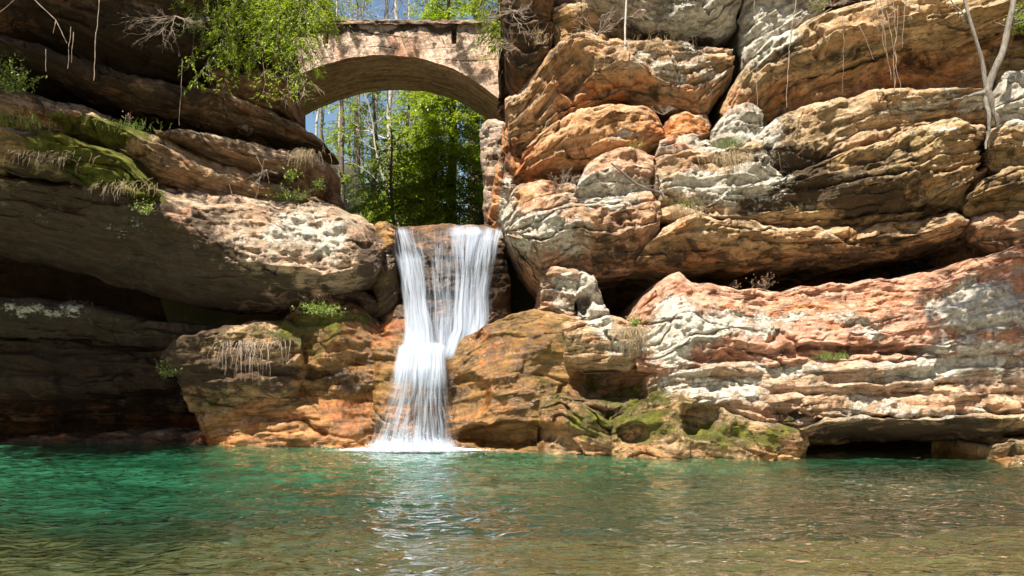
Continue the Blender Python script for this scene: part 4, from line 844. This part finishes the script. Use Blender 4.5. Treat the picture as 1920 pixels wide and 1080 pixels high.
# shade trees outside the frame; the left pair is added to darken the cliff
def shade(label, base, top, ends, seed):
    se = [(np.asarray(top)*(1-g)+np.asarray(base)*g if True else 0, np.asarray(e, float), .2) for e, g in ends]
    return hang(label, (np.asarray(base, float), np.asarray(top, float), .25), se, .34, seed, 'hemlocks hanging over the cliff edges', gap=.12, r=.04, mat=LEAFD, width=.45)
shade('unseen dark hemlock added on the left rim to shade the giant boulder', (-16, 17, 12), (-15, 15, 19), [((-11.6+rng.normal(0, 1.), 14.2+rng.normal(0, 1.2), 10.6+rng.normal(0, .6)), rng.random()*.6) for k in range(60)], 51)
shade('unseen dark hemlock added atop the left cliff to shade the upper wall', (-13, 21, 14), (-12, 18, 21), [((-9.2+rng.normal(0, 1.4), 17.5+rng.normal(0, .9), 14.4+rng.normal(0, .6)), rng.random()*.6) for k in range(64)], 53)
shade('dark hemlock leaning out from the right rim', (16.5, 15, 12.5), (12, 12.5, 14.5), [((7.0+rng.normal(0, .8), 12.9+rng.normal(0, .45), 11.7+rng.normal(0, .5)), rng.random()*.25) for k in range(26)], 52)

# ------------------------------------------------------------------ grass, roots, shrubs on the rock
def tuft(label, cat, px, py, D, wpx, n, hpx, mat, group, droop=.0, name='grass_tuft', sd=0, depth=.35):
    c = W(px, py, D); mb = MB(); s = D/F
    for k in range(n):
        p = np.array([rng.normal(0, wpx*s*.5), rng.uniform(-depth, depth), rng.normal(0, 1.5*s)]); h = hpx*s*rng.uniform(.25, 1.25); dx = rng.normal(0, .45)*h
        if droop > 0: e = p+[dx*.5, -.12-.2*h*rng.random(), -h]; m = (p+e)/2+[dx*.3, -.15*h, .28*h]
        else: e = p+[dx, rng.normal(0, .3)*h, h]; m = (p+e)/2+[-dx*.25, 0, .12*h]
        q = np.linspace(0, 1, 6)[:, None]; c_ = (1-q)**2*p+2*q*(1-q)*m+q*q*e
        mb.tube(c_+rng.normal(0, .012, c_.shape), .0055 if mat is not ROOT else .008, .002, 3, rng.random())
    o = mb.build(name, mat, smooth=False); o.location = c; return tag(o, label, cat, group)
GT, DT = 'green grass tufts on the rocks', 'dry grass tufts on the rocks'
for a in [('green tuft on the mossy bed near the left edge, above the giant boulder', 240,240,18.6,50,90,14,GRASS,GT),
          ('green blades on the terrace beneath the pale foot block', 1365,275,19.2,30,80,14,GRASS,GT),
          ('green blades among dry grass beside the splashed block', 1285,385,18.8,30,60,12,GRASS,GT),
          ('small green tuft growing on the step of the lower right wall', 1560,672,17.4,36,110,12,GRASS,GT),
          ('little green tuft beside the pale end of the orange tongue', 1190,277,20.0,16,50,10,GRASS,GT),
          ('green sprout on the mossy hump beneath the giant boulder', 600,580,20.2,32,90,12,GRASS,GT),
          ('grass fringe at the left edge on the sunlit bed', 30,235,17.0,60,110,22,GRASS,GT)]:
    tuft(a[0], 'grass', *a[1:9])
for a in [('straw tuft spilling over the pale terrace', 1365,290,19.1,45,150,40,STRAW,DT,.5),
          ('dry grass hanging beside the splashed block', 1290,388,18.9,36,90,26,STRAW,DT,.5),
          ('pale dry grass at the end of the rounded bed beside the arch view', 575,285,20.9,36,120,28,STRAW,DT,.5),
          ('brown grass hanging from the shelf over the round hollow', 1190,615,18.0,26,130,50,STRAW,DT,.5),
          ('matted dry grass on the green shelf at the left edge', 90,290,16.8,80,110,26,STRAW,DT,.5),
          ('thin straw along the ledge under the grey slab', 1240,90,20.1,70,80,22,STRAW,DT,0),
          ('dry stalks just right of the dark boulder at the bridge end', 1010,72,21.0,30,40,20,STRAW,DT,0),
          ('dry stems trailing at the left edge of the giant boulder', 230,345,17.6,60,70,24,STRAW,DT,.5)]:
    tuft(a[0], 'dry grass', *a[1:10])
tuft('beard of pale roots hanging from the blunt ledge left of the fall', 'roots', 462, 640, 19.55, 56, 60, 62, ROOT, None, .6, 'hanging_roots', depth=.1)
def strands(label, cat, name, lst, mat, r=.010, group=None):
    c = W(lst[0][0], lst[0][1], lst[0][4]); mb = MB()
    for x0, y0, x1, y1, D in lst:
        n = max(6, int(abs(y1-y0)/6)); p = wig(W(x0, y0, D), W(x1, y1, D), n, .03, x0*.37+y0); mb.tube(p-c, r, r*.6, 4, rng.random(), .15)
    o = mb.build(name, mat); o.location = c; return tag(o, label, cat, group)
V_ = 'roots dangling down the cliff'
strands('bundle of pale roots dangling in the middle of the huge top bed', 'roots', 'dangling_root', [(1640,-10,1672,150,18.6),(1650,-10,1664,110,18.6),(1662,20,1690,175,18.6),(1675,-10,1680,170,18.6),(1684,10,1676,160,18.6),(1610,-5,1650,60,18.6),(1700,-5,1690,90,18.6)], ROOT, .009, V_)
strands('single straight root with a knot, over the left part of the top bed', 'roots', 'dangling_root', [(1496,-20,1480,95,18.9),(1480,95,1474,202,18.9)], ROOT, .012, V_)
strands('fine thread of root nearest the diagonal joint', 'roots', 'dangling_root', [(1414,-20,1420,110,19.1),(1420,110,1421,245,19.1)], ROOT, .008, V_)
strands('thin faint root hanging between the knot root and the bundle', 'roots', 'dangling_root', [(1580,30,1582,172,18.8)], ROOT, .006, V_)
strands('slanting twig hanging in front of the dark crevice of the top bed', 'roots', 'dangling_root', [(1610,45,1638,112,18.7),(1510,30,1480,62,18.9),(1560,15,1500,50,18.9)], ROOT, .009, V_)
strands('beaded vine at the top left', 'vine', 'hanging_vine', [(188,-20,180,60,14.6),(180,60,176,150,14.6)], ROOT, .012, 'vines at the top left')
strands('forked bleached twigs drooping at the top left corner', 'vine', 'hanging_vine', [(-10,30,40,-10,14.4),(60,-5,105,38,14.4),(105,38,126,80,14.4),(105,38,100,62,14.4),(133,50,128,130,14.5),(138,60,134,118,14.5),(86,92,86,134,14.6)], ROOT, .008, 'vines at the top left')
strands('faint vine hanging in front of the long dark bed', 'vine', 'hanging_vine', [(342,110,338,190,18.2),(338,190,336,235,18.2)], ROOT, .006, 'vines at the top left')
strands('few pale roots over the dark gap near the left of the arch', 'roots', 'dangling_root', [(478,285,498,330,20.0),(495,300,480,372,20.0),(500,320,505,345,20.0),(430,345,436,370,20.0)], ROOT, .008, V_)
def shrub(label, px, py, D, hpx, n, seed, mat, group, r=.010, up=1., spread=1., name='bare_shrub', cat='bare shrub', dep=2):
    c = W(px, py, D); st = np.random.default_rng(seed); mb = MB(); s = D/F
    def go(p, d, l, rr, k):
        e = p+d*l; q = wig(p, e, 6, .15, st.random()*90); mb.tube(q, rr, rr*.5, 4 if k == dep else 3, st.random())
        if k == 0: return
        for _ in range(4):
            nd = d+st.normal(0, .55, 3); nd /= np.linalg.norm(nd); go(q[st.integers(2, 6)], nd, l*st.uniform(.35, .65), rr*.6, k-1)
    for k in range(n):
        d = np.array([st.normal(0, .8)*spread, st.normal(-.2, .4), up*st.uniform(.3, 1)]); d /= np.linalg.norm(d); go(np.zeros(3), d, hpx*s*st.uniform(.5, 1), r, dep)
    o = mb.build(name, mat); o.location = c; return tag(o, label, cat, group)
GS = 'leafless shrubs on the cliff'
shrub('pale leafless shrub in the hollow under the orange tongue of rock', 1052,362,20.0,40,12,1,ROOT,GS)
shrub('leafless shrub above the curved bed near the top edge', 1120,66,20.6,62,9,2,ROOT,GS,.013,.6)
shrub('twigs sprouting over the dark boulder beside the bridge', 960,20,21.0,50,9,3,ROOT,GS,.011,-.3)
shrub('fan of twigs leaning left over the arch foot', 975,95,20.9,44,4,4,ROOT,GS,.010,.3,2.)
shrub('small twiggy shrub under the pale end of the orange tongue', 1245,215,19.9,22,7,5,ROOT,GS,.006)
shrub('tangled bare twigs reaching over the dark cliff at the hemlock', 330,30,19.0,62,14,6,ROOT,GS,.007,-.6,1.2)
shrub('twigs drooping beneath the hemlock at the arch foot', 560,140,20.6,48,10,7,ROOT,GS,.010,-1.,.8)
shrub('brush of dry stems along the top edge over the huge bed', 1560,12,18.9,40,14,8,ROOT,GS,.008,.5,1.8)
shrub('wispy twigs hanging under the rounded bed left of the arch view', 500,318,19.9,30,6,9,ROOT,GS,.006,-1.)
RUSTY = leaf_material('dried_heads', (.20, .10, .05), (.48, .30, .18), .2)
# dead flower heads by the crevice
def seedplant(label, px, py, D, hpx, n, seed, group):
    c = W(px, py, D); st = np.random.default_rng(seed); root = tag(empty('dead_plant', c), label, 'plant', group); mb, mh = MB(), MB(); s = D/F
    for k in range(n):
        e = np.array([st.normal(0, .4), st.normal(0, .15), st.uniform(.4, 1)])*hpx*s; mb.tube(wig((0, 0, 0), e, 6, .1, k), .006, .003, 3)
        for j in range(5):
            p = e*st.uniform(.6, 1)+st.normal(0, .05, 3); v = np.array([[0,0,1],[1,0,0],[0,1,0],[-1,0,0],[0,-1,0],[0,0,-1.]])*st.uniform(.008, .018)*st.uniform(.7, 1.2, 3)+p
            mh.add(v, [[0,1,2,2],[0,2,3,3],[0,3,4,4],[0,4,1,1],[5,2,1,1],[5,3,2,2],[5,4,3,3],[5,1,4,4]], st.random())
    mb.build('stem', DBARK, root); v, f = fix_tris(mh); mesh_obj('seed_head', v, f, RUSTY, root, {'rnd': np.concatenate(mh.a)})
seedplant('dried brown flower heads standing by the black crevice', 1435, 544, 18.2, 34, 14, 5, 'dead plants on the cliff')
seedplant('single dried stalk left of the flower heads at the crevice', 1382, 541, 18.4, 16, 3, 6, 'dead plants on the cliff')
seedplant('dried flower stalk over the mossy bed at the left', 245, 232, 17.8, 26, 4, 7, 'dead plants on the cliff')
def leafy(label, px, py, D, wpx, hpx, n, leaf, seed, group, mat=None, droop=0.):
    c = W(px, py, D); st = np.random.default_rng(seed); root = tag(empty('leafy_plant', c), label, 'plant', group); ml, mb = MB(), MB(); s = D/F
    for k in range(n):
        e = np.array([st.normal(0, wpx*s*.45), st.normal(0, .18), st.uniform(.2, 1)*hpx*s*(1-2*droop)]); q = wig((e[0]*.3, 0, 0), e, 6, .1, k+seed); mb.tube(q, .006, .003, 3)
        m = 14; p = q[st.integers(1, 6, m)]+st.normal(0, leaf*.6, (m, 3)); leaves(ml, p, st.normal(0, 1, (m, 3)), st.normal(0, .5, (m, 3))+[0, -.5, 1], leaf*st.uniform(.6, 1.2, m), leaf*.5, st.uniform(.2, 1, m))
    ml.build('leaf_cluster', mat or GRASS, root, False); mb.build('stem', DBARK, root)
GL = 'leafy plants on the ledges'
leafy('leafy green shrub at the left edge above the sunlit bed', 24,168,17.1,50,56,40,.07,1,GL)
leafy('small bright sprout on the dark rock beside the arch view', 545,336,20.9,20,26,12,.07,2,GL)
leafy('bright sprout further left on the dark rock by the arch view', 596,352,21.3,14,18,9,.07,3,GL)
leafy('low green cover on the small dark rock below the dry grass', 540,376,21.4,60,22,60,.05,4,GL)
leafy('patch of bright leaves on the mossy hump under the giant boulder', 600,590,20.1,50,20,44,.055,5,GL)
leafy('green leaves at the left tip of the bearded ledge', 312,706,20.2,16,30,18,.05,6,GL)
leafy('green sprig at the top edge beside the diagonal grey block', 1535,12,19.4,24,16,18,.06,7,GL)
leafy('moss-green leaves between the tapering column and the pink slab', 1196,612,18.3,24,26,22,.045,8,GL)
leafy('green sprigs behind the forked tree at the right edge', 1915,60,18.6,30,60,40,.08,9,GL)
leafy('brown leaf litter caught under the giant boulder', 585,566,20.6,44,16,12,.035,10,GL,STRAW)
leafy('scattered green on the moss at the left of the giant boulder', 270,400,17.6,40,20,20,.045,11,GL)
# forked tree on the right wall
def forked():
    D = 18.3; c = W(1850, 172, D); root = tag(empty('forked_tree', c), 'small forked grey tree rooted in the crack at the right edge', 'tree'); m = MB()
    for pts, r0, r1 in (([(1850,172),(1846,150),(1843,120),(1833,85),(1825,60),(1812,15),(1800,-40)], .05, .028), ([(1850,172),(1858,148),(1868,125),(1882,95),(1890,50),(1900,10),(1905,-50)], .085, .05)):
        p = np.array([W(x, y, D-.1*k/3) for k, (x, y) in enumerate(pts)])-c; a = np.linspace(0, len(p)-1, 26); p = np.stack([np.interp(a, np.arange(len(p)), p[:, i]) for i in range(3)], 1); p[1:-1] = (p[:-2]+p[2:])/2; m.tube(p, r0, r1, 9, 0., .05)
    m.tube(wig((0, 0, 0), (.25, .1, -.7), 8, .1, 3), .1, .03, 7); m.tube(wig((0, 0, 0), (.02, 0, -1.2), 10, .1, 5), .06, .02, 6); m.tube(wig((0, 0, 0), (-.4, 0, -.1), 8, .1, 4), .06, .02, 6)
    m.build('trunk', BARK, root)
    m = MB()
    for e in ((1790,20),(1770,-20),(1860,40),(1925,40),(1930,10)): a = W(1820 if e[0] < 1850 else 1886, 50, D)-c; m.tube(wig(a, W(*e, D-.2)-c, 8, .1, e[0]), .02, .006, 4)
    m.build('branches', BARK, root)
forked()
# snapped branch lying on the central block
m = MB(); c = W(1146, 306, 19.2)
m.tube(np.array([W(1146,306,19.2), W(1165,322,19.2), W(1192,344,19.2), W(1215,355,19.2), W(1240,362,19.2), W(1246,372,19.2)])-c, .022, .035, 7, 0., .15)
m.tube(np.array([W(1205,350,19.2), W(1228,348,19.1), W(1240,352,19.1)])-c, .012, .006, 5)
o = m.build('fallen_branch', DBARK); o.location = c; tag(o, 'snapped dark branch slanting across the central block', 'branch')
m = MB(); c = W(1176, 20, 20.2); m.tube(np.array([W(1172,84,20.2), W(1172,50,20.2), W(1176,-30,20.2)])-c, .024, .018, 8, 0., .06); o = m.build('tree_stem', PALE); o.location = c; tag(o, 'thin pale upright stem in front of the grey slab at the top', 'tree')
# floating leaf
m = MB(); c = W(1718, 861, 1663*1.6/149); q = np.linspace(0, 2*np.pi, 9)[:-1]
v = np.concatenate([[[0, 0, .015]], np.stack([.09*np.cos(q), .05*np.sin(q), .02+.012*np.cos(2*q)], 1)]); me = [(0, i+1, (i+1) % 8+1) for i in range(8)]
o = mesh_obj('floating_leaf', v, me, STRAW, attrs={'rnd': np.ones(9)}); o.location = (c[0], c[1], .015); tag(o, 'pale leaf floating near the low overhang at the right', 'leaf')
# ------------------------------------------------------------------ camera, light
sc = bpy.context.scene
cam = bpy.data.cameras.new('camera'); co = bpy.data.objects.new('camera', cam); C.objects.link(co)
co.location = (0, 0, EYE); co.rotation_euler = (R(90), 0, 0)
cam.sensor_width = 36; cam.lens = 36*F/1920; cam.shift_y = (HZ-540)/1920; cam.clip_end = 2000; cam.clip_start = .1
sc.camera = co
EL, AZ = R(59), R(24)                     # sun height, and how far it stands to the left of straight behind the camera
sd = Vector((-math.sin(AZ)*math.cos(EL), -math.cos(AZ)*math.cos(EL), math.sin(EL)))
sun = bpy.data.lights.new('sun', 'SUN'); sun.energy = 5.; sun.angle = R(.5); sun.color = (1, .93, .80)
so = bpy.data.objects.new('sun', sun); C.objects.link(so); so.location = sd*30; so.rotation_euler = sd.to_track_quat('Z', 'Y').to_euler()
w = bpy.data.worlds.new('World'); sc.world = w; w.use_nodes = True; nt = w.node_tree
sky = nt.nodes.new('ShaderNodeTexSky'); sky.sky_type = 'NISHITA'; sky.sun_disc = False; sky.sun_elevation = EL; sky.sun_rotation = R(180)+AZ
sky.air_density = 1.3; sky.dust_density = .3; sky.ozone_density = 3
bg = nt.nodes['Background']; bg.inputs[1].default_value = .05; nt.links.new(sky.outputs[0], bg.inputs[0])
sc.render.engine = 'CYCLES'
sc.view_settings.view_transform = 'Standard'; sc.view_settings.look = 'None'; sc.view_settings.exposure = 1.38; sc.view_settings.gamma = 1
sc.cycles.max_bounces = 6; sc.cycles.diffuse_bounces = 3; sc.cycles.glossy_bounces = 3; sc.cycles.transparent_max_bounces = 24; sc.cycles.transmission_bounces = 3
